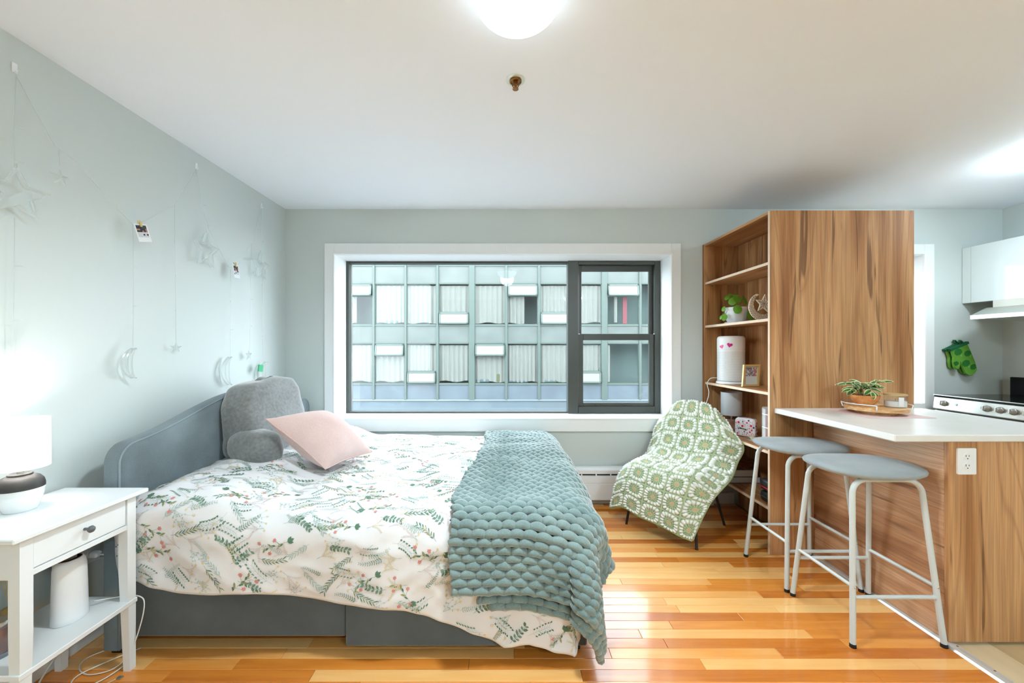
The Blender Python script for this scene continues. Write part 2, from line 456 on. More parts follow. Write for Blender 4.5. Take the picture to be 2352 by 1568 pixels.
# ---- floor with strips
XT = 1.905                    # threshold between oak and kitchen floor
fl = MB().box(XL, XT + .02, YF, YB, -.1, -.012).build('floor', plain('subfloor', C(90, 55, 25), 0.8))
tag(fl, 'glossy orange oak strip floor', 'floor', kind='structure')
rng = random.Random(4)
bw = 0.0572
unit = MB(); g = 0.0007
hw = bw / 2
unit.v = [(0, -hw + g, -.012), (1, -hw + g, -.012), (1, hw - g, -.012), (0, hw - g, -.012),
          (0, -hw + g, -.0012), (1, -hw + g, -.0012), (1, hw - g, -.0012), (0, hw - g, -.0012),
          (.0015, -hw + g + .001, 0), (.9985, -hw + g + .001, 0), (.9985, hw - g - .001, 0), (.0015, hw - g - .001, 0)]
unit.f = [(8, 9, 10, 11)]
for i in range(4):
    j = (i + 1) % 4
    unit.f += [(i, j, 4 + j, 4 + i), (4 + i, 4 + j, 8 + j, 8 + i)]
first = None
rest = MB()
row = 0
y = YB - bw / 2
while y > YF:
    x = XL - rng.uniform(0, .7)
    while x < XT:
        ln = rng.choice([.38, .5, .62, .75, .9, 1.1]) * rng.uniform(.9, 1.12)
        a = max(x, XL); b_ = min(x + ln, XT)
        if b_ - a > .03:
            vis = y > 1.38
            if vis:
                if first is None:
                    unit.m = [0] * len(unit.f)
                    o = unit.build('board', M['floor'], fl, base=(0, 0, 0)); first = o
                else:
                    o = bpy.data.objects.new('board', first.data); COL.objects.link(o); o.parent = fl
                o.location = (a + .0006, y, 0); o.scale = (b_ - a - .0012, 1, 1)
            else:
                rest.box(a + .0006, b_ - .0006, y - hw + g, y + hw - g, -.012, 0)
        x += ln
    y -= bw
o = rest.build('floor_boards', M['floor'], fl); o['kind'] = 'stuff'
kf = MB().box(XT + .02, XR, YF, YB, -.1, -.008).build('floor_kitchen', M['kfloor'])
tag(kf, 'pale wood-look vinyl kitchen floor', 'floor', kind='structure')
kp = None
xx = XT + .045
while xx < 2.9:
    for (ya, yb) in ((YF, 0.3), (0.3, 1.42), (1.42, YB)):
        mb = MB().box(xx + .0006, xx + .1594, ya + .0006, yb - .0006, -.008, 0, b=.001)
        mb.build('plank', M['kfloor'], kf)
    xx += .16
o = MB().box(2.9, XR, YF, YB, -.008, 0).build('plank_field', M['kfloor'], kf); o['kind'] = 'stuff'
# metal threshold strip with screws
tr = MB()
prof = [(-.024, 0), (-.018, .009), (-.006, .0125), (.008, .012), (.014, .009), (.02, .0095), (.026, 0)]
tr.prism(prof, lambda p, q, d: (XT + .022 + p, YF + d, q + .0005), 2.473 - YF)
th = tr.build('trim_1', plain('aluminium_threshold', C(222, 224, 224), 0.32, metal=0.5, bump=.08, bscale=500))
tag(th, 'aluminium threshold strip along the kitchen floor', 'trim', kind='structure')
for i in range(16):
    yy = 2.35 - i * .13
    MB().lathe([(.004, 0), (.004, .0012), (.0025, .0018)], (XT + .03, yy, .0118), 10).build('screw', M['brass'], th)
# baseboards
bl = MB().box(XL, XL + .016, YF, YB, 0, .10, b=.004).build('baseboard_left', M['trim']); tag(bl, 'white baseboard under the left wall', 'baseboard', kind='structure')
bk = MB().box(XL + .016, 1.905, YB - .016, YB, 0, .09, b=.004).build('baseboard_back', M['trim']); tag(bk, 'white baseboard under the window wall', 'baseboard', kind='structure')

# ================================================================ WINDOW 1
w1 = thing('window_1', (0, YB, W1[2]), 'wide window with dark grey frame, fixed pane and double-hung sash', 'window', kind='structure')
x0, x1, z0, z1 = W1
ox0, ox1, oz0, oz1 = -1.486, 1.461, 0.596, 2.151
ya, yb = YB - .022, YB
B('casing', M['trim'], w1, ox0, x0, ya, yb, oz0, oz1, b=.003)
B('casing', M['trim'], w1, x1, ox1, ya, yb, oz0, oz1, b=.003)
B('casing', M['trim'], w1, x0, x1, ya, yb, z1, oz1, b=.003)
B('casing', M['trim'], w1, x0, x1, ya, yb, oz0, z0, b=.003)
# bead around the inner edge of the casing
for q in ((x0 - .008, x0 + .004, z0 - .008, z1 + .008), (x1 - .004, x1 + .008, z0 - .008, z1 + .008)):
    B('bead', M['bead'], w1, q[0], q[1], ya - .006, ya + .01, q[2], q[3], b=.002)
for q in ((z0 - .008, z0 + .004), (z1 - .004, z1 + .008)):
    B('bead', M['bead'], w1, x0 + .004, x1 - .004, ya - .006, ya + .01, q[0], q[1], b=.002)
# white jamb lining
B('jamb', M['bead'], w1, x0, x0 + .006, ya + .01, YO - .02, z0, z1, b=.001)
B('jamb', M['bead'], w1, x1 - .006, x1, ya + .01, YO - .02, z0, z1, b=.001)
B('jamb', M['bead'], w1, x0 + .006, x1 - .006, ya + .01, YO - .02, z1 - .006, z1, b=.001)
B('sill', M['bead'], w1, x0 + .006, x1 - .006, ya + .01, YO - .02, z0, z0 + .006, b=.001)
# dark frame of the fixed pane
fy0, fy1 = 3.520, 3.585
ix0, ix1, iz0, iz1 = x0 + .006, x1 - .006, z0 + .006, z1 - .006
XM = 0.5605
B('frame', M['dframe'], w1, ix0, ix0 + .022, fy0, fy1, iz0, iz1)
B('frame', M['dframe'], w1, ix0 + .022, XM, fy0, fy1, iz1 - .020, iz1)
B('frame', M['dframe'], w1, ix0 + .022, XM, fy0, fy1, iz0, iz0 + .014)
B('pane', M['glass'], w1, ix0 + .022, XM, 3.572, 3.576, iz0 + .014, iz1 - .020, b=0)
# double-hung unit
B('mullion', M['dframe'], w1, XM, XM + .092, 3.500, fy1, iz0, iz1, b=.003)
B('mullion', M['dframe'], w1, XM + .082, XM + .10, 3.512, fy1, iz0 + .03, iz1 - .02, b=.002)
B('frame', M['dframe'], w1, ix1 - .050, ix1, 3.500, fy1, iz0, iz1, b=.003)
B('frame', M['dframe'], w1, XM + .092, ix1 - .050, 3.500, fy1, iz1 - .032, iz1, b=.003)
B('frame', M['dframe'], w1, XM + .092, ix1 - .050, 3.500, fy1, iz0, iz0 + .062, b=.003)
sx0, sx1 = XM + .098, ix1 - .052
def sash(zb, zt, yy0, yy1, st, rb, rt, dx=0.0):
    s_ = MB()
    s_.box(sx0, sx0 + st, yy0, yy1, zb, zt, b=.002); s_.box(sx1 - st, sx1, yy0, yy1, zb, zt, b=.002)
    s_.box(sx0 + st, sx1 - st, yy0, yy1, zb, zb + rb, b=.002); s_.box(sx0 + st, sx1 - st, yy0, yy1, zt - rt, zt, b=.002)
    o = s_.build('sash', M['dframe'], w1)
    MB().box(sx0 + st, sx1 - st, (yy0 + yy1) / 2 - .002, (yy0 + yy1) / 2 + .002, zb + rb, zt - rt).build('pane', M['glass'], o)
    return o
sash(1.365, iz1 - .032, 3.552, 3.580, .032, .045, .052)
lo = sash(iz0 + .062, 1.412, 3.518, 3.548, .040, .030, .056)
MB().box(.80, .84, 3.508, 3.518, iz0 + .068, iz0 + .076, b=.002).build('lift', M['dframe'], lo)
MB().box(1.05, 1.10, 3.508, 3.518, iz0 + .068, iz0 + .076, b=.002).build('lift', M['dframe'], lo)
for q in (sx0 - .008, sx1 - .006):
    MB().box(q, q + .016, 3.505, 3.52, 1.408, 1.414, b=.001).build('track_clip', M['bead'], w1)
for hx in (-1.46, -1.30, -.86, -.42, .02, .30, .84, 1.40):
    MB().box(hx - .004, hx + .004, ya - .006, ya, 2.11, 2.135, b=.002).build('curtain_hook', M['bead'], w1)

# ---- window 2, mostly behind the bookcase
w2 = thing('window_2', (3.0, YB, W2[2]), 'white-cased kitchen window half hidden by the bookcase', 'window', kind='structure')
x0, x1, z0, z1 = W2
B('casing', M['trim'], w2, x1, x1 + .083, ya, yb, z0 - .105, z1 + .085, b=.003)
B('casing', M['trim'], w2, x0 - .083, x0, ya, yb, z0 - .105, z1 + .085, b=.003)
B('casing', M['trim'], w2, x0, x1, ya, yb, z1, z1 + .085, b=.003)
B('casing', M['trim'], w2, x0, x1, ya, yb, z0 - .105, z0, b=.003)
B('bead', M['bead'], w2, x1 - .004, x1 + .01, ya - .006, ya + .01, z0, z1 + .006, b=.002)
B('jamb', M['bead'], w2, x1 - .006, x1, ya + .01, YO - .02, z0, z1, b=.001)
B('jamb', M['bead'], w2, x0, x0 + .006, ya + .01, YO - .02, z0, z1, b=.001)
B('jamb', M['bead'], w2, x0 + .006, x1 - .006, ya + .01, YO - .02, z1 - .006, z1, b=.001)
B('sill', M['bead'], w2, x0 + .006, x1 - .006, ya + .01, YO - .02, z0, z0 + .006, b=.001)
mf = MB()
for q in ((x0 + .006, x0 + .04, z0, z1), (x1 - .04, x1 - .006, z0, z1), (x0, x1, z1 - .04, z1 - .006), (x0, x1, z0 + .006, z0 + .05)):
    mf.box(q[0], q[1], 3.53, 3.58, q[2], q[3])
mf.build('frame', M['dframe'], w2)
B('pane', M['glass'], w2, x0 + .04, x1 - .04, 3.555, 3.559, z0 + .05, z1 - .04, b=0)

# ================================================================ BASEBOARD HEATER
ht = thing('baseboard_heater', (0, YB, 0), 'long white baseboard heater along the wall under the window', 'heater')
hy = YB - .075
MB().prism([(YB - .016, .04), (YB - .016, .305), (hy + .03, .305), (hy + .006, .296), (hy, .282), (hy, .266), (hy + .012, .266), (hy + .012, .04)],
           lambda p, q, d: (-1.55 + d, p, q), 3.14).build('housing', plain('heater_inner', C(60, 58, 56), 0.6), ht)
MB().prism([(hy + .02, .312), (YB - .012, .312), (YB - .012, .300), (hy + .012, .300), (hy - .002, .290), (hy - .002, .266), (hy - .006, .266), (hy - .006, .294)],
           lambda p, q, d: (-1.56 + d, p, q), 3.16).build('top_cover', M['trim'], ht)
MB().prism([(hy - .006, .246), (hy + .008, .250), (hy + .008, .05), (hy - .002, .05), (hy - .006, .060), (hy - .006, .182), (hy - .002, .184), (hy - .002, .188), (hy - .006, .190)],
           lambda p, q, d: (-1.56 + d, p, q), 3.16).build('front_cover', M['trim'], ht)
for i in range(27):
    MB().box(-1.5 + i * .118, -1.49 + i * .118, hy - .003, hy + .004, .244, .27).build('slot_divider', M['trim'], ht)
MB().box(-1.56, -1.548, hy - .008, YB - .012, .04, .314, b=.003).build('end_cap', M['trim'], ht)
MB().box(1.588, 1.70, hy - .010, YB - .012, .01, .316, b=.004).build('end_cap', M['trim'], ht)

# ================================================================ BUILDING ACROSS THE STREET
FY = 16.64
bd = thing('apartment_building', (0, FY, -4.0), 'pale apartment building with gridded windows and white curtains across the street', 'building')
M['ffr'] = plain('facade_frame', C(70, 83, 77), 0.5)
M['fpan'] = plain('facade_panel', C(82, 89, 85), 0.5, var=0.14, vscale=1.2)
M['fpan2'] = plain('facade_panel_lower', C(80, 90, 97), 0.5, var=0.16, vscale=0.9)
M['fglass'] = glassmat('facade_glass', (0.96, 0.985, 0.985, 1), 0.02, graze=0.08)
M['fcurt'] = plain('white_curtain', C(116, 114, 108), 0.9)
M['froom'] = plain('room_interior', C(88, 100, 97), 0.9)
M['fbrick'] = plain('pale_brick', C(84, 94, 94), 0.8, var=0.18, vscale=3)
mu = [-10.86, -9.53, -8.2, -6.77, -5.44, -4.11, -2.78, -1.345, 0.09, 1.4545, 2.82, 4.18, 5.67, 7.0, 8.35, 9.72, 11.2]
thick = {-6.77, -1.345, 4.18, 9.72}
rows = [(-.208, 1.52), (2.247, 4.01), (4.74, 6.5)]
MB().box(-11, 11.3, FY + .9, FY + 1.0, -4, 7.4).build('back_wall', M['froom'], bd)
MB().box(-11, 11.3, FY + .02, FY + 1.0, 7.3, 7.6).build('roof', M['fbrick'], bd)
for (za, zb) in ((6.55, 7.3), (4.06, 4.69), (1.57, 2.2), (-.82, -.26)):
    MB().box(-11, 11.3, FY + .1, FY + .9, za, zb).build('slab', M['fbrick'], bd)
MB().box(-11, 11.3, FY - .02, FY + .3, -4, -.90).build('base_wall', plain('facade_base', C(80, 92, 98), 0.6, var=0.1, vscale=0.7), bd)
MB().box(-11, 11.3, FY - .06, FY + .05, -.90, -.84).build('base_ledge', plain('facade_ledge', C(108, 116, 122), 0.5), bd)
for x in mu:
    w = .115 if x in thick else .045
    MB().box(x - w, x + w, FY - .07, FY + .06, -.86, 7.3, b=.01).build('mullion', M['ffr'], bd)
for (za, zb) in [(-.862, -.208), (1.52, 2.247), (4.01, 4.74), (6.5, 7.3)]:
    for i in range(len(mu) - 1):
        a = mu[i] + .04; b_ = mu[i + 1] - .04
        MB().box(a, b_, FY - .005, FY + .03, za + .03, zb - .03).build('spandrel_panel', M['fpan2'] if za < 0 else M['fpan'], bd)
    MB().box(-11, 11.3, FY - .035, FY + .05, za - .03, za + .03).build('rail', M['ffr'], bd)
    MB().box(-11, 11.3, FY - .035, FY + .05, zb - .03, zb + .03).build('rail', M['ffr'], bd)
vents = {(1, -6.77): 't', (1, -2.78): 'b', (1, .09): 't', (1, 1.4545): 'b', (1, 4.18): 't', (0, -5.44): 't', (0, -4.11): 'b', (0, -1.345): 't', (0, 2.82): 'b', (0, -8.2): 't', (2, -4.11): 'b', (2, .09): 't', (2, 5.67): 't'}
gap = {(1, -6.77): (.0, .42), (1, .09): (0, .58), (0, 4.18): (0, .14), (1, 4.18): (.22, .36), (0, 5.67): (.8, 1), (1, 5.67): (.9, 1)}
rr = random.Random(9)
for r, (za, zb) in enumerate(rows):
    for i in range(len(mu) - 1):
        x = mu[i]; a = x + (.115 if x in thick else .045); b_ = mu[i + 1] - (.115 if mu[i + 1] in thick else .045)
        v = vents.get((r, x))
        fr = MB(); t = .03
        for q in ((a, a + t, za + .03, zb - .03), (b_ - t, b_, za + .03, zb - .03), (a, b_, za + .03, za + .05), (a, b_, zb - .05, zb - .03)):
            fr.box(q[0], q[1], FY - .02, FY + .05, q[2], q[3])
        if v:
            vz0, vz1 = (zb - .53, zb - .06) if v == 't' else (za + .06, za + .53)
            dz = vz0 - .03 if v == 't' else vz1 - .02
            fr.box(a, b_, FY - .03, FY + .05, dz, dz + .05)
        wo = fr.build('window', M['ffr'], bd)
        MB().box(a + t, b_ - t, FY + .01, FY + .018, za + .05, zb - .05).build('pane', M['fglass'], wo)
        if v:
            k = MB()
            ang = 0.18 if v == 't' else 0.12
            def vf(xq, d, zq): return (xq, FY - .05 - d - (vz1 - zq) * math.sin(ang), zq)
            for q in ((a + .03, a + .09, vz0, vz1), (b_ - .09, b_ - .03, vz0, vz1), (a + .03, b_ - .03, vz0, vz0 + .06), (a + .03, b_ - .03, vz1 - .06, vz1)):
                k.prism([(q[0], q[2]), (q[1], q[2]), (q[1], q[3]), (q[0], q[3])], lambda p_, q_, d: vf(p_, d, q_), .04)
            k.build('vent_frame', M['ffr'], wo)
            k = MB().prism([(a + .09, vz0 + .06), (b_ - .09, vz0 + .06), (b_ - .09, vz1 - .06), (a + .09, vz1 - .06)], lambda p_, q_, d: vf(p_, d + .015, q_), .006)
            k.build('vent_pane', plain('vent_glass', C(116, 114, 110), 0.5) if 'vent_glass' not in bpy.data.materials else bpy.data.materials['vent_glass'], wo)
        g0, g1 = gap.get((r, x), (0.0, 1.0))
        ca = a + (b_ - a) * g0 + .03; cb = a + (b_ - a) * g1 - .03
        if cb - ca > .1:
            ph = rr.uniform(0, 6); fq = rr.uniform(26, 40)
            zl = za + .08 + rr.uniform(0, .05); amp = rr.uniform(.02, .035)
            def cf(u, w_):
                xq = lerp(ca, cb, u)
                return (xq, FY + .07 + amp * math.sin(fq * xq + ph + .6 * math.sin(3 * xq)) * (1 - .3 * w_), lerp(zl + .03 * math.sin(7 * xq), zb - .10, w_))
            MB().grid(cf, 60, 4).build('curtain', M['fcurt'], wo, smooth=True)
o = MB().box(5.0, 5.18, FY + .14, FY + .2, 2.32, 3.55).build('red_curtain', plain('red_curtain', C(118, 62, 68), .9), bd)
for (xx, zz, ww, hh, cc) in ((-.03 + .1, 0, 0, 0, 0),):
    pass
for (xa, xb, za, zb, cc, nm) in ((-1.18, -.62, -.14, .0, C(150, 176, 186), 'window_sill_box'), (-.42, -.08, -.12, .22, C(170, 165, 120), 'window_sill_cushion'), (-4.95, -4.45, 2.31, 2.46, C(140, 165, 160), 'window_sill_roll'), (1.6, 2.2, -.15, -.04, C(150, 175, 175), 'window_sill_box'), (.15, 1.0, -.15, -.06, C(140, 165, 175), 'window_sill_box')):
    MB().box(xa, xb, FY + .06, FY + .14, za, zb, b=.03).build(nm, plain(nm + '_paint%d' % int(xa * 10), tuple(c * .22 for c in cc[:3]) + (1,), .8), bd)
# our own brick front (seen only as a reflection in the glass opposite)
ob = MB()
OX0, OX1, OZ0, OZ1 = -5.5, 12.0, -4.0, 6.4
YQ = YO + .001
ob.box(OX0, W1[0], YQ, YQ + .08, OZ0, OZ1); ob.box(W1[0], W1[1], YQ, YQ + .08, OZ0, W1[2]); ob.box(W1[0], W1[1], YQ, YQ + .08, W1[3], OZ1)
ob.box(W1[1], W2[0], YQ, YQ + .08, OZ0, OZ1); ob.box(W2[0], W2[1], YQ, YQ + .08, OZ0, W2[2]); ob.box(W2[0], W2[1], YQ, YQ + .08, W2[3], OZ1)
ob.box(W2[1], OX1, YQ, YQ + .08, OZ0, OZ1)
o = ob.build('wall_outer', plain('brick_front', C(110, 110, 106), .85, var=.25, vscale=5)); tag(o, 'grey brick outside face of the home building', 'wall', kind='structure')
gd = MB().box(-40, 40, YQ + .08, 60, -4.2, -4.0).build('ground', plain('street', C(90, 94, 98), .9, var=.1, vscale=.5)); tag(gd, 'grey street between the buildings', 'ground', kind='structure')
# ================================================================ BOOKCASE
BX, BD, BM_, BE = 1.649, 1.920, 2.546, 2.473     # open front x, back panel x, far x, near y
bc = thing('bookcase', (2.1, 2.9, 0), 'tall wood-grain bookcase with open shelves beside the window', 'bookcase')
B('side_panel', M['wood_v'], bc, BX + .0015, BM_, BE, BE + .018, 0, 2.14, b=.0008)
B('edge_band', M['edge'], bc, BX, BX + .0015, BE + .0005, BE + .0175, 0.002, 2.139, b=0)
B('side_panel', M['wood_v'], bc, BX, BD, 3.272, 3.289, .318, 2.14, b=.0008)
B('filler_strip', M['wood_v'], bc, BX - .003, BX + .02, 3.2895, 3.306, .318, 2.14, b=.0008)
B('back_panel', M['wood_v'], bc, BD, BD + .008, BE + .018, 3.272, 0, 2.14, b=.0005)
B('top_board', M['wood_shelf'], bc, BX, BM_, BE + .018, 3.272, 2.122, 2.14, b=.0008)
B('cupboard_door', M['wood_v'], bc, BM_ - .018, BM_, BE + .020, 2.86, .05, 2.12, b=.001)
B('cupboard_door', M['wood_v'], bc, BM_ - .018, BM_, 2.864, 3.272, .05, 2.12, b=.001)
SH = [1.815, 1.462, 1.000, 0.632, 0.283]
for i, z in enumerate(SH):
    sh = B('shelf', M['wood_shelf'], bc, BX + .004, BD, BE + .0185, 3.2715, z - .009, z + .009, b=.0008)
    MB().box(BX + .0025, BX + .004, BE + .019, 3.271, z - .0088, z + .0088).build('edge_band', M['edge'], sh)
    for yy in ((3.262, 3.2715), (BE + .0185, BE + .028)):
        for xx in (BX + .05, BX + .20):
            MB().prism([(0, 0), (.012, 0), (.012, -.006), (.004, -.016), (0, -.016)], lambda p, q, d: (xx + d, (yy[1] - p) if yy[0] > 3 else yy[0] + p, z - .009 + q), .009).build('shelf_peg', M['clearplastic'], sh)
ZS = [z + .009 for z in SH]

# ================================================================ KITCHEN ISLAND
isl = thing('kitchen_island', (2.24, 2.1, 0), 'wood-grain kitchen island under the white counter', 'island')
IX0, IX1, IY0 = 1.922, 2.565, 1.722
B('end_panel', M['wood_v'], isl, IX0, IX1, IY0, IY0 + .018, .0135, .881, b=.0008)
B('side_panel', M['wood_side'], isl, IX0, IX0 + .018, IY0 + .0185, BE - .001, .0135, .881, b=.0008)
B('carcass', M['white'], isl, IX0 + .02, IX1 - .02, IY0 + .02, BE - .002, .0135, .878, b=.001)
for a, b_ in ((IY0 + .02, 2.10), (2.104, BE - .002)):
    d = B('cabinet_door', M['gloss'], isl, IX1 - .02, IX1 - .002, a, b_, .09, .865, b=.002)
ct = MB().box(1.675, 2.59, 1.706, BE - .001, .882, .913, b=.004).build('countertop', M['counter'])
tag(ct, 'white stone-look counter slab on the wood-grain island', 'countertop')

def outlet(name, base, fx, label):
    """fx(p, q, d): p across, q up, d out of the wall"""
    t = thing(name, base, label, 'outlet')
    MB().prism([(-.037, -.055), (.037, -.055), (.040, -.052), (.040, .055), (.037, .058), (-.037, .058), (-.040, .055), (-.040, -.052)], fx, .006).build('plate', M['whiteplastic'], t)
    for zc in (-.019, .022):
        pts = [(.017 * math.cos(a), zc + .0145 * math.sin(a)) for a in [2 * PI * k / 20 for k in range(20)]]
        s_ = MB().prism(pts, lambda p, q, d: fx(p, q, d + .006), .002).build('socket', M['whiteplastic'], t)
        k = MB()
        for (p0, p1, q0, q1) in ((-.008, -.006, -.001, .008), (.005, .007, 0, .007), (-.002, .002, -.010, -.006)):
            k.prism([(p0, zc + q0), (p1, zc + q0), (p1, zc + q1), (p0, zc + q1)], lambda p, q, d: fx(p, q, d + .008), .0006)
        k.build('slot', M['rubber'], s_)
    return t
outlet('wall_outlet', (1.995, IY0, .795), lambda p, q, d: (1.995 + p, IY0 - d, .795 + q), 'white double outlet on the end panel of the kitchen island')

# ================================================================ BAR STOOLS
def make_stool():
    t = thing('bar_stool', (0, 0, 0))
    def U(sy, name='leg_frame'):
        bxh, txh = .196, .150; by, ty = .178 * sy, .118 * sy; zt = .700
        pts = [Vector((-bxh, by, .012)), Vector((-txh - .006, ty + .012 * sy, zt - .075))]
        for k in range(1, 7):
            a = PI / 2 * k / 6
            pts.append(Vector((-txh - .006 + .062 * (1 - math.cos(a)), ty + .012 * sy * (1 - k / 6), zt - .065 + .065 * math.sin(a))))
        right = [Vector((-p.x, p.y, p.z)) for p in pts][::-1]
        o = MB().tube(pts + right, .0115, 12).build(name, M['stoolmetal'], t, smooth=True, angle=50)
        for sx in (-1, 1):
            MB().lathe([(.0125, 0), (.0125, .010), (.0118, .016)], (sx * bxh, by, 0), 14).build('foot_cap', M['rubber'], o, smooth=True, angle=40)
            MB().lathe([(.004, 0), (.005, .003), (.003, .006)], (sx * .10, ty - .012 * sy, zt - .003), 8).build('screw', M['steel'], o)
    U(-1); U(1)
    def at(z):   # leg x, y half distances at a height
        k = (z - .012) / (.625 - .012)
        return lerp(.196, .156, k), lerp(.178, .130, k)
    for z, kind in ((.205, 'x'), (.250, 'y')):
        hx, hy_ = at(z)
        for s_ in (-1, 1):
            if kind == 'x':
                MB().tube([(-hx + .006, s_ * hy_, z), (hx - .006, s_ * hy_, z)], .0085, 10).build('stretcher', M['stoolmetal'], t, smooth=True, angle=50)
            else:
                o = MB().tube([(s_ * hx, -hy_ + .006, z), (s_ * hx, hy_ - .006, z)], .0085, 10).build('stretcher', M['stoolmetal'], t, smooth=True, angle=50)
                MB().lathe([(.0045, 0), (.0045, .002), (.003, .003)], (0, 0, 0), 8).xf(Matrix.Translation((s_ * hx, -hy_ - .0115, z)) @ Matrix.Rotation(PI / 2, 4, 'X')).build('bolt', M['steel'], o)
    m = MB()
    prof = [(0.0, .703), (.55, .702), (.80, .705), (.93, .712), (.985, .720), (1.0, .728), (.985, .735), (.93, .741), (.8, .7455), (.6, .748), (.3, .7495), (0, .750)]
    n = 56; vs = []
    for (r, z) in prof:
        for k in range(n):
            a = 2 * PI * k / n; c, s_ = math.cos(a), math.sin(a)
            rr_ = (abs(c) ** 2.7 + abs(s_) ** 2.7) ** (-1 / 2.7)
            vs.append((.222 * rr_ * c * r, .182 * rr_ * s_ * r, z - .016 * (1 - abs(c) * rr_) * 0 + (.006 * (r * rr_ * c) ** 2)))
    fs = []
    for i in range(len(prof) - 1):
        for k in range(n):
            l = (k + 1) % n; fs.append((i * n + k, i * n + l, (i + 1) * n + l, (i + 1) * n + k))
    m.add(vs, fs).build('seat', M['stoolfab'], t, smooth=True)
    return t
st = make_stool()
st.location = (1.695, 1.890, 0)
tag(st, 'grey-seated bar stool nearest the camera at the island', 'stool', 'bar stools at the island')
s2 = copy_tree(st); s2.location = (1.688, 2.280, 0)
tag(s2, 'grey-seated bar stool farther away, next to the bookcase', 'stool', 'bar stools at the island')

# ================================================================ KITCHEN WALL
uc = thing('upper_cabinet', (3.97, 2.4, 1.65), 'glossy white upper cabinet above the stove', 'cabinet')
UX = 3.80
B('carcass', M['gloss'], uc, UX + .02, XR - .001, 1.5, YB - .002, 1.655, 2.11, b=.001)
B('filler_strip', M['gloss'], uc, UX + .002, UX + .02, 3.245, YB - .002, 1.655, 2.11, b=.0015)
for a, b_ in ((2.46, 3.243), (1.68, 2.458)):
    B('door', M['gloss'], uc, UX, UX + .019, a, b_, 1.655, 2.11, b=.0015)
hd = thing('range_hood', (3.9, 2.75, 1.5), 'slim steel range hood under the white upper cabinet', 'range hood')
MB().prism([(XR - .002, 1.655), (3.78, 1.655), (3.78, 1.600), (XR - .002, 1.600)], lambda p, q, d: (p, 2.42 + d, q), .66).build('body', plain('hood_beige', C(205, 205, 196), .4), hd)
MB().prism([(XR - .002, 1.600), (3.765, 1.600), (3.64, 1.540), (3.64, 1.510), (XR - .002, 1.495)], lambda p, q, d: (p, 2.40 + d, q), .71).build('canopy', M['steel'], hd)
B('vent_strip', M['black'], hd, 3.774, 3.781, 2.45, 2.86, 1.612, 1.645)
sv = thing('electric_stove', (3.8, 2.84, 0), 'steel electric stove with black glass top in the kitchen corner', 'stove')
SX, SY0, SY1 = 3.462, 2.44, 3.215
B('body', plain('stove_side', C(70, 72, 72), .4), sv, SX + .03, XR - .02, SY0, SY1, .05, .80, b=.003)
MB().prism([(SX + .035, .80), (SX + .004, .80), (SX, .806), (SX + .012, .893), (SX + .03, .895)], lambda p, q, d: (p, SY0 + d, q), SY1 - SY0).build('control_panel', M['steel'], sv)
B('oven_door', M['steel'], sv, SX + .005, SX + .03, SY0 + .005, SY1 - .005, .22, .79, b=.004)
MB().tube([(SX + .01, SY0 + .05, .74), (SX - .035, SY0 + .06, .74), (SX - .035, SY1 - .06, .74), (SX + .01, SY1 - .05, .74)], .01, 10).build('oven_handle', M['steel'], sv, smooth=True)
B('cooktop', M['blackgloss'], sv, SX + .006, 4.05, SY0, SY1, .896, .913, b=.003)
B('cooktop_rim', M['steel'], sv, SX + .002, SX + .012, SY0, SY1, .909, .915, b=.001)
B('backguard', M['blackgloss'], sv, 4.055, 4.12, SY0, SY1 - .02, .80, 1.055, b=.004)
for yy in (3.14, 2.860, 2.785, 2.710, 2.635):

    Mx = Matrix.Translation((SX + .0045, yy, .851)) @ Matrix.Rotation(-PI / 2 + .13, 4, 'Y')
    kn = MB().lathe([(.0225, 0), (.0225, .006), (.019, .010), (.017, .026), (.014, .030), (0, .031)], (0, 0, 0), 22).xf(Mx).build('knob', plain('knob_steel', C(150, 146, 140), .35, metal=.6) if 'knob_steel' not in bpy.data.materials else bpy.data.materials['knob_steel'], sv, smooth=True, angle=40)
    MB().box(-.017, .017, -.0045, .0045, .028, .036, b=.002).xf(Mx).build('grip', M['steel'], kn)
MB().lathe([(.009, 0), (.009, .002), (.006, .003)], (0, 0, 0), 16).xf(Matrix.Translation((SX + .0045, 3.055, .852)) @ Matrix.Rotation(-PI / 2 + .13, 4, 'Y')).build('indicator', plain('indicator_blue', C(190, 205, 215), .3), sv)

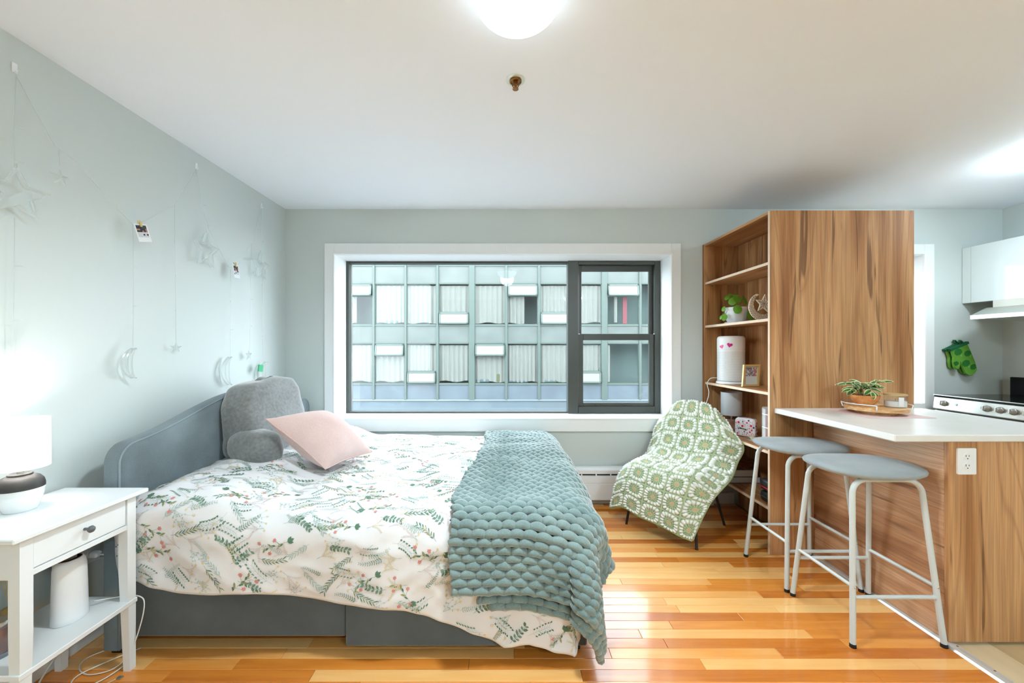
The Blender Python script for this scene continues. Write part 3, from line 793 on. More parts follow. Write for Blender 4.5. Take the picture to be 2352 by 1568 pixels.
# ---- oven mitts on the kitchen wall
def mitt_shape():
    # local: cuff at top (q = 0), fingertips down
    pts = [(-.075, 0), (-.075, -.02)]
    pts += [(-.078, -.07), (-.098, -.105), (-.106, -.145), (-.098, -.168), (-.080, -.175), (-.062, -.160), (-.046, -.128), (-.038, -.125)]
    pts += [(-.040, -.19), (-.036, -.235), (-.015, -.262), (.018, -.270), (.052, -.258), (.072, -.230), (.080, -.17), (.080, -.08), (.078, 0)]
    return pts
M['mitt'] = plain('green_mitt', C(96, 158, 52), .85, bump=.3, bscale=250)
M['mittd'] = plain('dark_green_trim', C(16, 96, 60), .85, bump=.3, bscale=250)
M['mittp'] = plain('broccoli_print', C(28, 112, 34), .85, bump=.3, bscale=250)
def mitt(lay, label):
    base = Vector((3.735, YB - .004 - lay * .028, 1.32))
    th = .40 + (.05 if lay == 0 else 0)
    ct_, s_ = math.cos(th), math.sin(th)
    ox = -.012 if lay == 0 else 0.0
    def f(p, q, d):
        X = p * ct_ - q * s_; Z = p * s_ + q * ct_
        return (base.x + ox + X - .02, base.y - d, base.z + Z - .015)
    t = thing('oven_mitt', tuple(base), label, 'oven mitt', 'oven mitts on the kitchen wall')
    pts = mitt_shape()
    c = (0, -.13)
    ins = [(c[0] + (p - c[0]) * .90, c[1] + (q - c[1]) * .95) for p, q in pts]
    n = len(pts); m_ = MB()
    vs = [f(p, q, .004) for p, q in ins] + [f(p, q, .013) for p, q in pts] + [f(p, q, .022) for p, q in ins]
    fs = [tuple(range(n))[::-1]]
    for r in (0, 1):
        for i in range(n):
            j = (i + 1) % n; fs.append((r * n + i, r * n + j, (r + 1) * n + j, (r + 1) * n + i))
    fs.append(tuple(range(2 * n, 3 * n)))
    m_.add(vs, fs); m_.fixn = True
    m_.build('mitt', M['mitt'], t)
    MB().prism([(-.080, .004), (.083, .004), (.083, -.016), (-.080, -.016)], lambda p, q, d: f(p, q, d + .001), .025).build('cuff', M['mittd'], t)
    lp = [(.03, 0), (.022, .025), (.030, .036), (.042, .028), (.046, 0)]
    MB().tube([f(p, q, .012) for p, q in lp], .006, 8).build('loop', M['mittd'], t, smooth=True)
    if lay == 1:
        for (cx, cz, r, a0) in ((-.025, -.045, .030, 0), (.042, -.085, .026, .4), (-.002, -.155, .030, .2), (.042, -.205, .025, .9), (-.078, -.125, .020, .5)):
            bl_ = []
            for k in range(28):
                a = 2 * PI * k / 28
                rad = r * (1 + .12 * abs(math.sin(3.5 * a + a0)))
                p_, q_ = rad * math.cos(a), rad * math.sin(a) * .82
                bl_.append((cx + p_, cz + q_))
            bl_ = [(max(-.093, min(.068 if q > -.2 else .060, p)), max(-.25, q)) for p, q in bl_]
            MB().prism(bl_, lambda p, q, d: f(p, q, d + .0215), .002).build('broccoli_print', M['mittp'], t)
            MB().prism([(cx - .008 + .010, cz - r * .8), (cx + .008 + .010, cz - r * .8), (cx + .020, cz - r * 1.5), (cx + .008, cz - r * 1.5)], lambda p, q, d: f(min(p, .066), max(q, -.25), d + .0215), .0012).build('broccoli_stem', plain('stem_print', C(120, 178, 70), .85) if 'stem_print' not in bpy.data.materials else bpy.data.materials['stem_print'], t)
    return t
mitt(0, 'green oven mitt hanging behind the other against the kitchen wall')
mitt(1, 'front green oven mitt with dark broccoli print on the kitchen wall')
hk = MB().box(3.728, 3.746, YB - .012, YB, 1.325, 1.352, b=.003).build('wall_hook', M['whiteplastic']); tag(hk, 'small white hook above the green oven mitts', 'hook')

# ================================================================ CEILING
def dome_lamp(name, x, y, r, label, glow, watts):
    t = thing(name, (x, y, ZC), label, 'ceiling lamp')
    MB().lathe([(r * .62, 0), (r * .62, -.018), (r * .55, -.022)], (x, y, ZC), 40).build('mount', M['white'], t, smooth=True, angle=40)
    prof = []
    for k in range(11):
        a = PI / 2 * k / 10
        prof.append((r * math.sin(a), -.036 - .088 * math.cos(a)))
    prof[0] = (0.0001, prof[0][1])
    prof += [(r * 1.02, -.030), (r * 1.0, -.027)]
    MB().lathe(prof, (x, y, ZC), 56, capb=False, capt=False).build('glass_bowl', glow, t, smooth=True)
    MB().lathe([(r * 1.0, -.030), (r * 1.055, -.026), (r * 1.055, -.023), (r * .98, -.024)], (x, y, ZC), 56, capb=False, capt=False).build('glass_rim', plain('frosted_rim', C(246, 246, 244), .3, trans=.4) if 'frosted_rim' not in bpy.data.materials else bpy.data.materials['frosted_rim'], t, smooth=True)
    sd = bpy.data.lights.new('bowl_light', 'SPOT'); sd.energy = watts; sd.color = (0.80, 0.935, 1.0)
    sd.spot_size = math.radians(168); sd.spot_blend = 0.5; sd.shadow_soft_size = 0.10
    so = bpy.data.objects.new('bowl_light', sd); COL.objects.link(so); so.parent = t; so.location = (0, 0, -.135)
    for a in (-2.15, -.30, 1.2):
        cx, cy = x + r * 1.06 * math.cos(a), y + r * 1.06 * math.sin(a)
        Mx = Matrix.Translation((cx, cy, ZC - .028)) @ Matrix.Rotation(a, 4, 'Z')
        MB().box(-.006, .004, -.012, .012, -.012, .028, b=.001).xf(Mx).build('clip', plain('clip_nickel', C(150, 150, 146), .35, metal=.7) if 'clip_nickel' not in bpy.data.materials else bpy.data.materials['clip_nickel'], t)
    return t
dome_lamp('ceiling_lamp', 0.043, 1.262, .142, 'lit white glass bowl lamp on the ceiling above the bed', M['lampglow'][0], LAMP_DOWN[0])
dome_lamp('ceiling_lamp', 3.25, 2.30, .150, 'lit white glass bowl lamp on the kitchen ceiling', M['lampglow'][1], LAMP_DOWN[1])
dome_lamp('ceiling_lamp', 1.54, -1.75, .200, 'lit white glass bowl added as unseen front fill on the ceiling behind the camera', M['lampglow'][2], LAMP_DOWN[2])  # added fill light out of view, shaped like the other bowl fixtures
sp = thing('fire_sprinkler', (.049, 1.716, ZC), 'small brass fire sprinkler head in the ceiling', 'sprinkler')
bx_, by_ = .049, 1.716
MB().lathe([(.040, 0), (.040, -.003), (.034, -.005), (.026, -.004)], (bx_, by_, ZC), 36).build('escutcheon', plain('pale_escutcheon', C(214, 218, 200), .3, metal=.4), sp, smooth=True, angle=40)
MB().lathe([(.026, -.004), (.026, -.010), (.021, -.012), (.017, -.008)], (bx_, by_, ZC), 30).build('ring', M['brass'], sp, smooth=True, angle=40)
MB().lathe([(.010, -.006), (.010, -.018), (.006, -.020), (.006, -.034), (.009, -.036), (.013, -.039), (.013, -.041), (.004, -.043)], (bx_, by_, ZC), 20).build('head', M['brass'], sp, smooth=True, angle=40)
for s_ in (-1, 1):
    MB().tube([(bx_ + s_ * .010, by_, ZC - .016), (bx_ + s_ * .014, by_, ZC - .024), (bx_ + s_ * .007, by_, ZC - .037)], .0022, 6).build('yoke', M['brass'], sp)
# ================================================================ BED
bed = thing('bed', (-.6, 2.45, 0), 'slate grey upholstered bed with curved headboard', 'bed')
HX0, HX1, HY0, HY1 = -1.667, -1.598, 1.650, 3.262
HC = (HY0 + HY1) / 2
def head_top(y):
    d = abs(y - HC)
    z = .878 + .145 * .5 * (1 + math.cos(PI * min(1, d / .83)))
    e = min(y - HY0, HY1 - y)           # rounded corner
    rc = .075
    if e < rc: z -= rc - math.sqrt(max(0, rc * rc - (rc - e) ** 2))
    return z
ys = [HY0 + .0005 + .075 * (1 - math.cos(PI / 2 * k / 7)) for k in range(8)] + [lerp(HY0 + .075, HY1 - .075, k / 46) for k in range(1, 46)] + [HY1 - .0005 - .075 * (1 - math.cos(PI / 2 * k / 7)) for k in range(7, -1, -1)]
outl = [(y, head_top(y)) for y in ys]
poly = [(HY0, .03)] + outl + [(HY1, .03)]
# cushion face: slightly inset bulge, thick band, piping
def off(poly, d):
    cx = HC; out = []
    for (y, z) in poly:
        out.append((y + (d if y < cx else -d) * min(1, abs(y - cx) / .3 if abs(y - cx) < .3 else 1), z - d * (1 if z > .1 else 0)))
    return out
m = MB(); n = len(poly)
rings = [(HX0, off(poly, .012)), (HX0 + .008, poly), (HX1 - .008, poly), (HX1, off(poly, .006)), (HX1 + .010, off(poly, .03))]
vs = []
for x, pl in rings: vs += [(x, y, z) for y, z in pl]
fs = [tuple(range(n))[::-1]]
for r in range(len(rings) - 1):
    for i in range(n):
        j = (i + 1) % n; fs.append((r * n + i, r * n + j, (r + 1) * n + j, (r + 1) * n + i))
fs.append(tuple(range((len(rings) - 1) * n, len(rings) * n)))
m.add(vs, fs); m.fixn = True
hb = m.build('headboard', M['bedfab'], bed, smooth=True, angle=50)
MB().tube([(HX1 + .001, y, z) for y, z in off(poly, .003)], .0035, 6).build('piping', M['piping'], hb, smooth=True)
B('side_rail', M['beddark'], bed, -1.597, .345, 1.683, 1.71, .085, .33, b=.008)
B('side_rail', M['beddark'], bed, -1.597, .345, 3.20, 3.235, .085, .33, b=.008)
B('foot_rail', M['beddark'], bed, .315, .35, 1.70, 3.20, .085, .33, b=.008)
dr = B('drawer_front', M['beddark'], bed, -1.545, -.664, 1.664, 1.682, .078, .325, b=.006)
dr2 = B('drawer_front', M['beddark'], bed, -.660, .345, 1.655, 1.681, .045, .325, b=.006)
B('slat_base', M['black'], bed, -1.59, .31, 1.71, 3.19, .22, .26, b=.004)
B('mattress', M['mattress'], bed, -1.585, .335, 1.715, 3.21, .262, .53, b=.05)
for xx, yy in ((-1.63, 1.70), (-1.63, 3.20), (.30, 1.72), (.30, 3.17)):
    B('leg', M['black'], bed, xx - .025, xx + .025, yy - .025, yy + .025, 0, .09, b=.004)

# ---------------------------------------------------------------- cloth over the bed
def drape(x, y, bx1, by0, by1, z, r, flare):
    dx = max(0.0, x - bx1); dy = by0 - y if y < by0 else (by1 - y if y > by1 else 0.0)
    Ld = math.hypot(dx, dy)
    px, py = min(x, bx1), min(max(y, by0), by1)
    if Ld < 1e-9: return Vector((px, py, z)), Vector((0, 0, 1))
    nx, ny = dx / Ld, -dy / Ld
    if Ld < r * PI / 2:
        a = Ld / r; o_, dn = r * math.sin(a), r * (1 - math.cos(a)); nr = Vector((nx * math.sin(a), ny * math.sin(a), math.cos(a)))
    else:
        e = Ld - r * PI / 2
        o_, dn = r + flare * e, r + e * math.sqrt(1 - flare * flare); nr = Vector((nx, ny, flare))
    return Vector((px + nx * o_, py + ny * o_, z - dn)), nr.normalized()
BX1, BY0, BY1 = .275, 1.732, 3.165
def duvet_top(x, y):
    z = .578 + .085 * sstep(-.95, -1.30, x) - .03 * sstep(-1.45, -1.6, x)
    z += .014 * mnoise.noise(Vector((x * 2.1, y * 2.6, 1.3))) + .010 * mnoise.noise(Vector((x * 5, y * 6, 4.1)))
    z += .020 * math.exp(-((y - 2.45) / .55) ** 2)
    return z
def duvet_pt(x, y):
    p, nr = drape(x, y, BX1, BY0, BY1, 0, .105, .02)
    z = duvet_top(min(x, BX1), min(max(y, BY0), BY1))
    p.z += z
    over = max(0.0, BY0 - y, x - BX1)
    k = sstep(.08, .35, over)
    # soft hanging folds, longer wrinkles across the side
    wv = .016 * math.sin(9 * x + 1.2 * math.sin(3 * y) + .6) * k + .010 * mnoise.noise(Vector((x * 4, y * 4, 9.0))) * (.3 + k)
    w2 = .011 * mnoise.noise(Vector((x * 6 + y * 5, (y * 1.0 - x * .55) * 16, 2.0))) * (.45 + .9 * sstep(-.7, .1, x) * k)
    w3 = .007 * (1 - abs(mnoise.noise(Vector((x * 3.5 + y * 1.5, (y + x * .25) * 9, 6.0)))) * 2)
    p += nr * (wv + w2 + w3 + .004)
    if p.z < .012: p.z = .012
    return p
hemx = [-1.60, -1.45, -1.2, -.9, -.6, -.4, -.22, -.1, 0, .1, .2, .30, .6]
hemz = [.335, .305, .300, .275, .245, .215, .165, .120, .078, .085, .062, .045, .03]
DX0, DX1 = -1.588, BX1 + .50
NU, NV = 190, 210
DG = np.zeros((NV, NU, 3))
for i in range(NU):
    x = lerp(DX0, DX1, i / (NU - 1))
    ztop = duvet_top(min(x, BX1), BY0)
    hz = interp(x, hemx, hemz) + .008 * math.sin(11 * x)
    Ln = .105 * PI / 2 + max(.02, ztop - .105 - hz)          # near-side overhang
    if x > BX1: Ln = lerp(Ln, .30, sstep(BX1, DX1, x))
    ylo, yhi = BY0 - Ln, BY1 + .22
    for j in range(NV):
        y = lerp(ylo, yhi, j / (NV - 1))
        DG[j, i] = duvet_pt(x, y)
def grid_mesh(G, closed_thick=.010):
    nv, nu, _ = G.shape
    # normals
    du = np.gradient(G, axis=1); dv = np.gradient(G, axis=0)
    nr = np.cross(du, dv); nr /= np.linalg.norm(nr, axis=2, keepdims=True) + 1e-9
    low = G - nr * closed_thick
    vs = np.concatenate([G.reshape(-1, 3), low.reshape(-1, 3)])
    n0 = nv * nu; fs = []
    for j in range(nv - 1):
        for i in range(nu - 1):
            a = j * nu + i; fs.append((a, a + 1, a + nu + 1, a + nu)); fs.append((n0 + a, n0 + a + nu, n0 + a + nu + 1, n0 + a + 1))
    ed = [(j * nu) for j in range(nv)]
    bd_ = [i for i in range(nu)] + [j * nu + nu - 1 for j in range(1, nv)] + [(nv - 1) * nu + i for i in range(nu - 2, -1, -1)] + [j * nu for j in range(nv - 2, 0, -1)]
    for k in range(len(bd_)):
        a, b_ = bd_[k], bd_[(k + 1) % len(bd_)]
        fs.append((a, n0 + a, n0 + b_, b_))
    return vs.tolist(), fs, nr
vs, fs, DN = grid_mesh(DG)
dv = thing('floral_duvet', (-.6, 2.45, .55), 'white duvet with a sprigged botanical print spread over the bed', 'duvet')
MB().add(vs, fs).build('cover', M['duvet'], dv, smooth=True)

# ---- the print: sprigs laid on the cloth
def dpos(fu, fv):
    fu = min(max(fu, 0), NU - 1.001); fv = min(max(fv, 0), NV - 1.001)
    i, j = int(fu), int(fv); a, b_ = fu - i, fv - j
    P = lambda A: A[j, i] * (1 - a) * (1 - b_) + A[j, i + 1] * a * (1 - b_) + A[j + 1, i] * (1 - a) * b_ + A[j + 1, i + 1] * a * b_
    nn = P(DN)
    return P(DG) + nn * .0016
# arclength-ish parametrisation: columns step is constant in x, rows from hem
us = (DX1 - DX0) / (NU - 1)
rowlen = [np.concatenate([[0], np.cumsum(np.linalg.norm(np.diff(DG[:, i], axis=0), axis=1))]) for i in range(NU)]
def cloth(s, t):
    """s = metres along the bed from the head, t = metres from a fixed line measured down the near side"""
    fu = s / us; i = int(min(max(fu, 0), NU - 1))
    rl = rowlen[i]
    tt = rl[-1] - t
    fv = np.interp(tt, rl, np.arange(NV))
    return fu, fv, (0 <= fu <= NU - 1 and 0.004 < tt < rl[-1] - .004)
pm = [plain('print_green', C(118, 148, 130), .9), plain('print_dark_green', C(92, 126, 104), .9), plain('print_olive', C(148, 150, 104), .9),
      plain('print_red', C(212, 140, 134), .9), plain('print_blush', C(228, 210, 206), .9), plain('print_yellow', C(226, 208, 164), .9), plain('print_grey_green', C(172, 192, 184), .9)]
PR = MB(); prg = random.Random(12)
class Mot:
    def __init__(s, cx, cy, ang, sc): s.c = (cx, cy); s.a = (math.cos(ang), math.sin(ang)); s.s = sc
    def pt(s, p): 
        x, y = p[0] * s.s, p[1] * s.s
        return (s.c[0] + x * s.a[0] - y * s.a[1], s.c[1] + x * s.a[1] + y * s.a[0])
    def poly(s, pts, mi):
        vs = []
        for p in pts:
            q = s.pt(p); fu, fv, ok = cloth(*q)
            if not ok: return
            vs.append(dpos(fu, fv))
        PR.add(vs, [tuple(range(len(vs)))], mi)
    def leaf(s, p, ang, ln, wd, mi):
        c, d = math.cos(ang), math.sin(ang)
        loc = [(0, 0), (.3, .36), (.62, .42), (1, 0), (.62, -.42), (.3, -.36)]
        s.poly([(p[0] + ln * a * c - wd * b_ * d, p[1] + ln * a * d + wd * b_ * c) for a, b_ in loc], mi)
    def stem(s, pts, w, mi):
        for k in range(len(pts) - 1):
            (ax, ay), (bx, by) = pts[k], pts[k + 1]
            dx, dy = bx - ax, by - ay; l = math.hypot(dx, dy) or 1
            nx, ny = -dy / l * w, dx / l * w
            s.poly([(ax - nx, ay - ny), (bx - nx, by - ny), (bx + nx, by + ny), (ax + nx, ay + ny)], mi)
    def flower(s, p, r, mi, np_=5):
        a0 = prg.uniform(0, 6)
        for k in range(np_):
            s.leaf(p, a0 + 2 * PI * k / np_, r, r * .75, mi)
def curve(l, bend, n=9):
    out = []; x = y = 0.0; a = -bend / 2
    for k in range(n):
        out.append((x, y)); x += l / (n - 1) * math.cos(a); y += l / (n - 1) * math.sin(a); a += bend / (n - 1)
    return out
def mfern(t, mi, l=.085, sz=.013):
    c = curve(l, prg.uniform(-1.1, 1.1), 12); t.stem(c, .00035, mi)
    for k in range(1, 12):
        a = math.atan2(c[k][1] - c[k - 1][1], c[k][0] - c[k - 1][0]); z = sz * (1.1 - .055 * k)
        t.leaf(c[k], a + .95, z, z * .30, mi); t.leaf(c[k], a - .95, z, z * .30, mi)
def mround(t, mi):
    c = curve(.08, prg.uniform(-.8, .8), 7); t.stem(c, .0005, mi)
    for k in range(1, 7):
        a = math.atan2(c[k][1] - c[k - 1][1], c[k][0] - c[k - 1][0])
        for s_ in (1, -1):
            ln = prg.uniform(.012, .02); t.leaf(c[k], a + s_ * prg.uniform(.6, 1.2), ln, ln * .62, prg.choice((mi, 1, 0)))
def mred(t, mi):
    c = curve(.10, prg.uniform(-.7, .7), 8); t.stem(c, .00045, 2)
    for k in (2, 4, 6):
        a = math.atan2(c[k][1] - c[k - 1][1], c[k][0] - c[k - 1][0]); s_ = 1 if k % 4 else -1
        e = (c[k][0] + .026 * math.cos(a + s_ * .9), c[k][1] + .026 * math.sin(a + s_ * .9)); t.stem([c[k], e], .0004, 2)
        t.flower(e, .0078, 3, 6); t.leaf(c[k], a - s_ * .8, .021, .008, 2); t.leaf(c[k - 1], a - s_ * .4, .018, .008, 1)
    t.leaf(c[0], 2.4, .022, .013, 1); t.leaf(c[0], 3.5, .022, .013, 1); t.leaf(c[0], 2.95, .026, .014, 1)
def mgrain(t, mi):
    for b0 in (-.5, .1, .55):
        c = curve(.07, b0 * 2.4, 12); c = [(p[0] * math.cos(b0) - p[1] * math.sin(b0), p[0] * math.sin(b0) + p[1] * math.cos(b0)) for p in c]
        t.stem(c, .00035, 6)
        for k in range(4, 12):
            a = math.atan2(c[k][1] - c[k - 1][1], c[k][0] - c[k - 1][0])
            t.leaf(c[k], a + .7, .0065, .003, mi); t.leaf(c[k], a - .7, .0065, .003, mi)
def mdaisy(t, mi):
    for b0 in (-.6, -.15, .3, .7):
        c = curve(prg.uniform(.05, .085), b0, 7); c = [(p[0] * math.cos(b0) - p[1] * math.sin(b0), p[0] * math.sin(b0) + p[1] * math.cos(b0)) for p in c]
        t.stem(c, .00035, 6); t.flower(c[-1], .0055, 5, 5)
        for k in (2, 3, 4): t.leaf(c[k], prg.uniform(0, 6), .008, .0045, 6)
def mlance(t, mi):
    c = curve(.095, prg.uniform(-.6, .6), 8); t.stem(c, .00045, mi)
    for k in range(1, 8):
        a = math.atan2(c[k][1] - c[k - 1][1], c[k][0] - c[k - 1][0])
        for s_ in (1, -1): t.leaf(c[k], a + s_ * .55, prg.uniform(.018, .027), .0045, prg.choice((mi, 2 if mi == 1 else mi)))
def mberry(t, mi):
    c = curve(.085, prg.uniform(-1, 1), 9); t.stem(c, .0004, 6)
    for k in range(2, 9):
        a = math.atan2(c[k][1] - c[k - 1][1], c[k][0] - c[k - 1][0])
        for s_ in (1, -1):
            e = (c[k][0] + .014 * math.cos(a + s_ * .9), c[k][1] + .014 * math.sin(a + s_ * .9)); t.stem([c[k], e], .0003, 6)
            t.leaf(e, a + s_ * .9, .008, .006, mi); t.leaf(e, a + s_ * 1.9, .006, .004, mi)
kinds = [(mfern, 0), (mround, 0), (mred, 1), (mgrain, 4), (mdaisy, 5), (mlance, 1), (mberry, 1), (mgrain, 5), (mlance, 6), (mfern, 6), (mberry, 0), (mdaisy, 5), (mgrain, 4)]
sp_ = .074; q_ = 0
for iy in range(int(2.35 / (sp_ * .8))):
    for ix in range(int((DX1 - DX0) / sp_) + 1):
        s0 = (ix + .5 * (iy % 2)) * sp_ + prg.uniform(-.018, .018); t0 = iy * sp_ * .8 + prg.uniform(-.015, .015)
        if s0 > 1.85 and t0 < 1.6: continue
        fn, mi = kinds[(ix * 5 + iy * 7 + (ix * iy) % 3) % len(kinds)]
        fn(Mot(s0, t0, prg.uniform(-.9, .9) + (PI if prg.random() < .4 else 0), prg.uniform(.95, 1.25)), mi)
o = PR.build('botanical_print', pm, dv); o['kind'] = 'stuff'

# ================================================================ CHUNKY KNIT BLANKET
kb = thing('knit_blanket', (.1, 2.4, .6), 'chunky sage-blue knitted throw across the foot of the bed', 'blanket')
def knit_surf(x, y, lift):
    r = .125 + lift
    p, nr = drape(x, y, BX1 + .005, BY0 - .005, BY1, 0, r, .13)
    zt = duvet_top(min(x, BX1), min(max(y, BY0), BY1))
    p.z += zt + .014 + lift
    k = sstep(.1, .4, max(BY0 - y, x - BX1, 0))
    f_ = .014 * math.sin(7.5 * (x + y) + .5) * k
    # fold running up at the near corner
    cdx, cdy = max(0, x - BX1), max(0, BY0 - y)
    if cdx > 0 and cdy > 0:
        an = math.atan2(cdy, cdx); f_ += .05 * sstep(.12, .42, math.hypot(cdx, cdy)) * math.cos(4 * an + .6)
    p += nr * f_
    top = .012 * mnoise.noise(Vector((x * 4, y * 5, 7)))
    p += nr * top
    if p.z < .03: p.z = .03
    return p, nr
def kl(y):   # left edge
    return interp(y, [1.2, 1.5, 1.75, 2.0, 2.4, 2.8, 3.3], [-.205, -.212, -.225, -.215, -.15, -.13, -.15]) + .006 * math.sin(20 * y)
def kr(y):   # right edge over the foot of the bed
    return BX1 + interp(y, [1.2, 1.45, 1.75, 2.2, 2.8, 3.3], [.41, .42, .37, .34, .31, .30]) + .008 * math.sin(17 * y)
YH = BY0 - (.125 * PI / 2) - .175        # near hem
pitch = .0300; lam = .058
KN = MB(); k_ = 0
y = YH
def knit_row(y, k_, lift, rad, x0, x1, arcs=True):
    pts = []; rr_ = []
    n = max(8, int((x1 - x0) / lam * 9))
    ph = (k_ % 2) * .5 + .13 * mnoise.noise(Vector((k_ * .7, 0, 0)))
    for i in range(n + 1):
        x = lerp(x0, x1, i / n)
        w_ = abs(math.sin(PI * (x / lam + ph + .45 * mnoise.noise(Vector((x * 3.1, k_ * .55, 8)))))) ** .75
        jit = mnoise.noise(Vector((x * 7, y * 9, 3)))
        yy = y + .012 * w_ + .006 * jit - .11 * sstep(.02, .62, x) * sstep(2.3, 1.5, y)
        p, nr = knit_surf(x, yy, lift)
        p = p + nr * (.010 * w_ + .004 * jit)
        pts.append(p); rr_.append(rad * (.86 + .17 * w_ + .10 * jit))
    KN.tube(pts, rr_, 7)
while y < BY1 + .13:
    # sag of the hem towards the foot corner
    knit_row(y, k_, .012, .0178, kl(y), kr(y)); y += pitch; k_ += 1
# folded lower layer that peeks out under the near hem
for q in range(2):
    knit_row(YH - .010 - q * .026, q + 1, -.010, .0165, kl(YH) + .10 + .05 * q, kr(YH) - .06)
KN.build('stitches', M['knit'], kb, smooth=True)['kind'] = 'stuff'
kvs = []
ku, kv = 60, 110
for j in range(kv):
    yy = lerp(YH + .012, BY1 + .12, j / (kv - 1))
    for i in range(ku):
        xx = lerp(kl(max(yy, YH)) + .025, kr(yy) - .02, i / (ku - 1)); p, nr = knit_surf(xx, yy - .11 * sstep(.02, .62, xx) * sstep(2.3, 1.5, yy), .004); kvs.append(p - nr * .004)
MB().add(kvs, [(j * ku + i, j * ku + i + 1, (j + 1) * ku + i + 1, (j + 1) * ku + i) for j in range(kv - 1) for i in range(ku - 1)]).build('underlayer', plain('sage_blue_shade_yarn', C(108, 136, 140), .95), kb, smooth=True)
for q in range(7):
    yy = 3.10 - q * .018
    p, nr = knit_surf(kr(yy) - .01, yy, .012)
    MB().tube(cr([p, p + Vector((.012, -.01, -.03)), p + Vector((.02 + .003 * q, -.015, -.075)), p + Vector((.03, -.012, -.11))], 4), .0028, 5).build('fringe', M['knit'], kb, smooth=True)

# ================================================================ PILLOWS
def superell(cx, rx, ry, rz, n1=.6, n2=.6, nu=36, nv=24):
    sg = lambda a, e: math.copysign(abs(a) ** e, a)
    vs = []; 
    for j in range(nv + 1):
        ph = -PI / 2 + PI * j / nv
        for i in range(nu):
            th = 2 * PI * i / nu
            vs.append((rx * sg(math.cos(ph), n1) * sg(math.cos(th), n2), ry * sg(math.cos(ph), n1) * sg(math.sin(th), n2), rz * sg(math.sin(ph), n1)))
    fs = [(j * nu + i, j * nu + (i + 1) % nu, (j + 1) * nu + (i + 1) % nu, (j + 1) * nu + i) for j in range(nv) for i in range(nu)]
    return [Vector(v) + Vector(cx) for v in vs], fs
def wrinkle(vs, amp, fr, seed):
    out = []
    for v in vs:
        d = Vector((mnoise.noise(Vector((v.x * fr, v.y * fr * .6, v.z * fr + seed))), mnoise.noise(Vector((v.x * fr + 9, v.y * fr, v.z * fr * 1.6 + seed))), mnoise.noise(Vector((v.x * fr, v.y * fr + 5, v.z * fr + seed)))))
        d2 = mnoise.noise(Vector((v.x * fr * 3, v.y * fr * 1.2, v.z * fr * 4 + seed))) 
        out.append(v + d * amp + Vector((1, -.4, .3)) * d2 * amp * .35)
    return out
rp = thing('reading_pillow', (-1.45, 2.5, .66), 'grey plush reading pillow with arms against the headboard', 'pillow')
vs, fs = superell((0, 0, 0), .108, .272, .226, .40, .40, 56, 40)
vs = [Vector((v.x * (1.1 - .25 * (v.z / .24)) , v.y * (1 - .12 * max(0, v.z) / .24), v.z)) for v in vs]
Rm = Matrix.Translation((-1.462, 2.455, .868)) @ Matrix.Rotation(.10, 4, 'Y').inverted() @ Matrix.Rotation(-.05, 4, 'Z')
vs = wrinkle([Rm @ v for v in vs], .017, 7, 1)
MB().add(vs, fs).build('back', M['greyvelvet'], rp, smooth=True)
for (cy, cx, lean, mt) in ((2.215, -1.385, .07, 1), (2.70, -1.30, -.02, 2)):
    vs, fs = superell((0, 0, 0), .165, .090, .102, .78, .80, 40, 30)
    Rm = Matrix.Translation((cx, cy, .735)) @ Matrix.Rotation(-lean * 3 - .12, 4, 'Z') @ Matrix.Rotation(.12, 4, 'Y')
    vs = wrinkle([Rm @ v for v in vs], .012, 9, mt * 3.3)
    ar = MB().add(vs, fs).build('arm', M['greyvelvet'], rp, smooth=True)
hl = cr([(-1.47, 2.36, 1.085), (-1.46, 2.40, 1.110), (-1.455, 2.47, 1.114), (-1.46, 2.53, 1.095)], 5)
MB().grid(lambda u, v: tuple(hl[int(round(u * (len(hl) - 1)))] + Vector((-.016 + .032 * v, 0, -.002 * v))), len(hl), 3).build('carry_handle', M['greyvelvet'], rp, smooth=True)

# pink pillow spanned between four corners
pB, pR, pL = Vector((-.965, 2.115, .622)), Vector((-.835, 2.47, .622)), Vector((-1.278, 2.110, .888))
pT = pR + (pL - pB) + Vector((.012, 0, -.01))
pu, pv = (pR - pB), (pL - pB); pn = pu.cross(pv).normalized()
if pn.x < 0: pn = -pn
pk = MB(); n = 33; vs = []
for side in (1, -1):
    for j in range(n):
        for i in range(n):
            u, v = i / (n - 1), j / (n - 1)
            e = (1 - abs(2 * u - 1) ** 2.2) * (1 - abs(2 * v - 1) ** 2.2)
            h = .125 * max(0, e) ** .60
            pin = .022 * math.sin(PI * u) * (1 - 2 * v) ** 1 * 0
            uu = u + .055 * math.sin(2 * PI * u) * 0 ; 
            # edges bow inwards
            bu = (u - .5) * (1 - .07 * math.sin(PI * v)) + .5; bv = (v - .5) * (1 - .07 * math.sin(PI * u)) + .5
            p = pB * (1 - bu) * (1 - bv) + pR * bu * (1 - bv) + pL * (1 - bu) * bv + pT * bu * bv
            wr = .008 * mnoise.noise(p * 11) * e + .006 * mnoise.noise(p * 26) * e ** .5 * (1 - e)
            vs.append(p + pn * (side * (h + wr) + .03))
fs = []
for s_ in (0, 1):
    for j in range(n - 1):
        for i in range(n - 1):
            a = s_ * n * n + j * n + i; q = (a, a + 1, a + n + 1, a + n); fs.append(q if s_ == 0 else q[::-1])
pk.add(vs, fs); pk.fixn = True
pp = thing('pink_pillow', tuple(pB), 'square blush pink pillow leaning on the grey reading pillow', 'pillow')
pk.build('cover', M['pink'], pp, smooth=True)
bor = [pB, pR, pT, pL]
seam = []
for k in range(4):
    a, b_ = bor[k], bor[(k + 1) % 4]; cc = (pB + pT) / 2
    for q in range(10):
        u = q / 10; p = a.lerp(b_, u); p = p + (cc - p).normalized() * (.0135 * math.sin(PI * u)) ; seam.append(p + pn * .03)
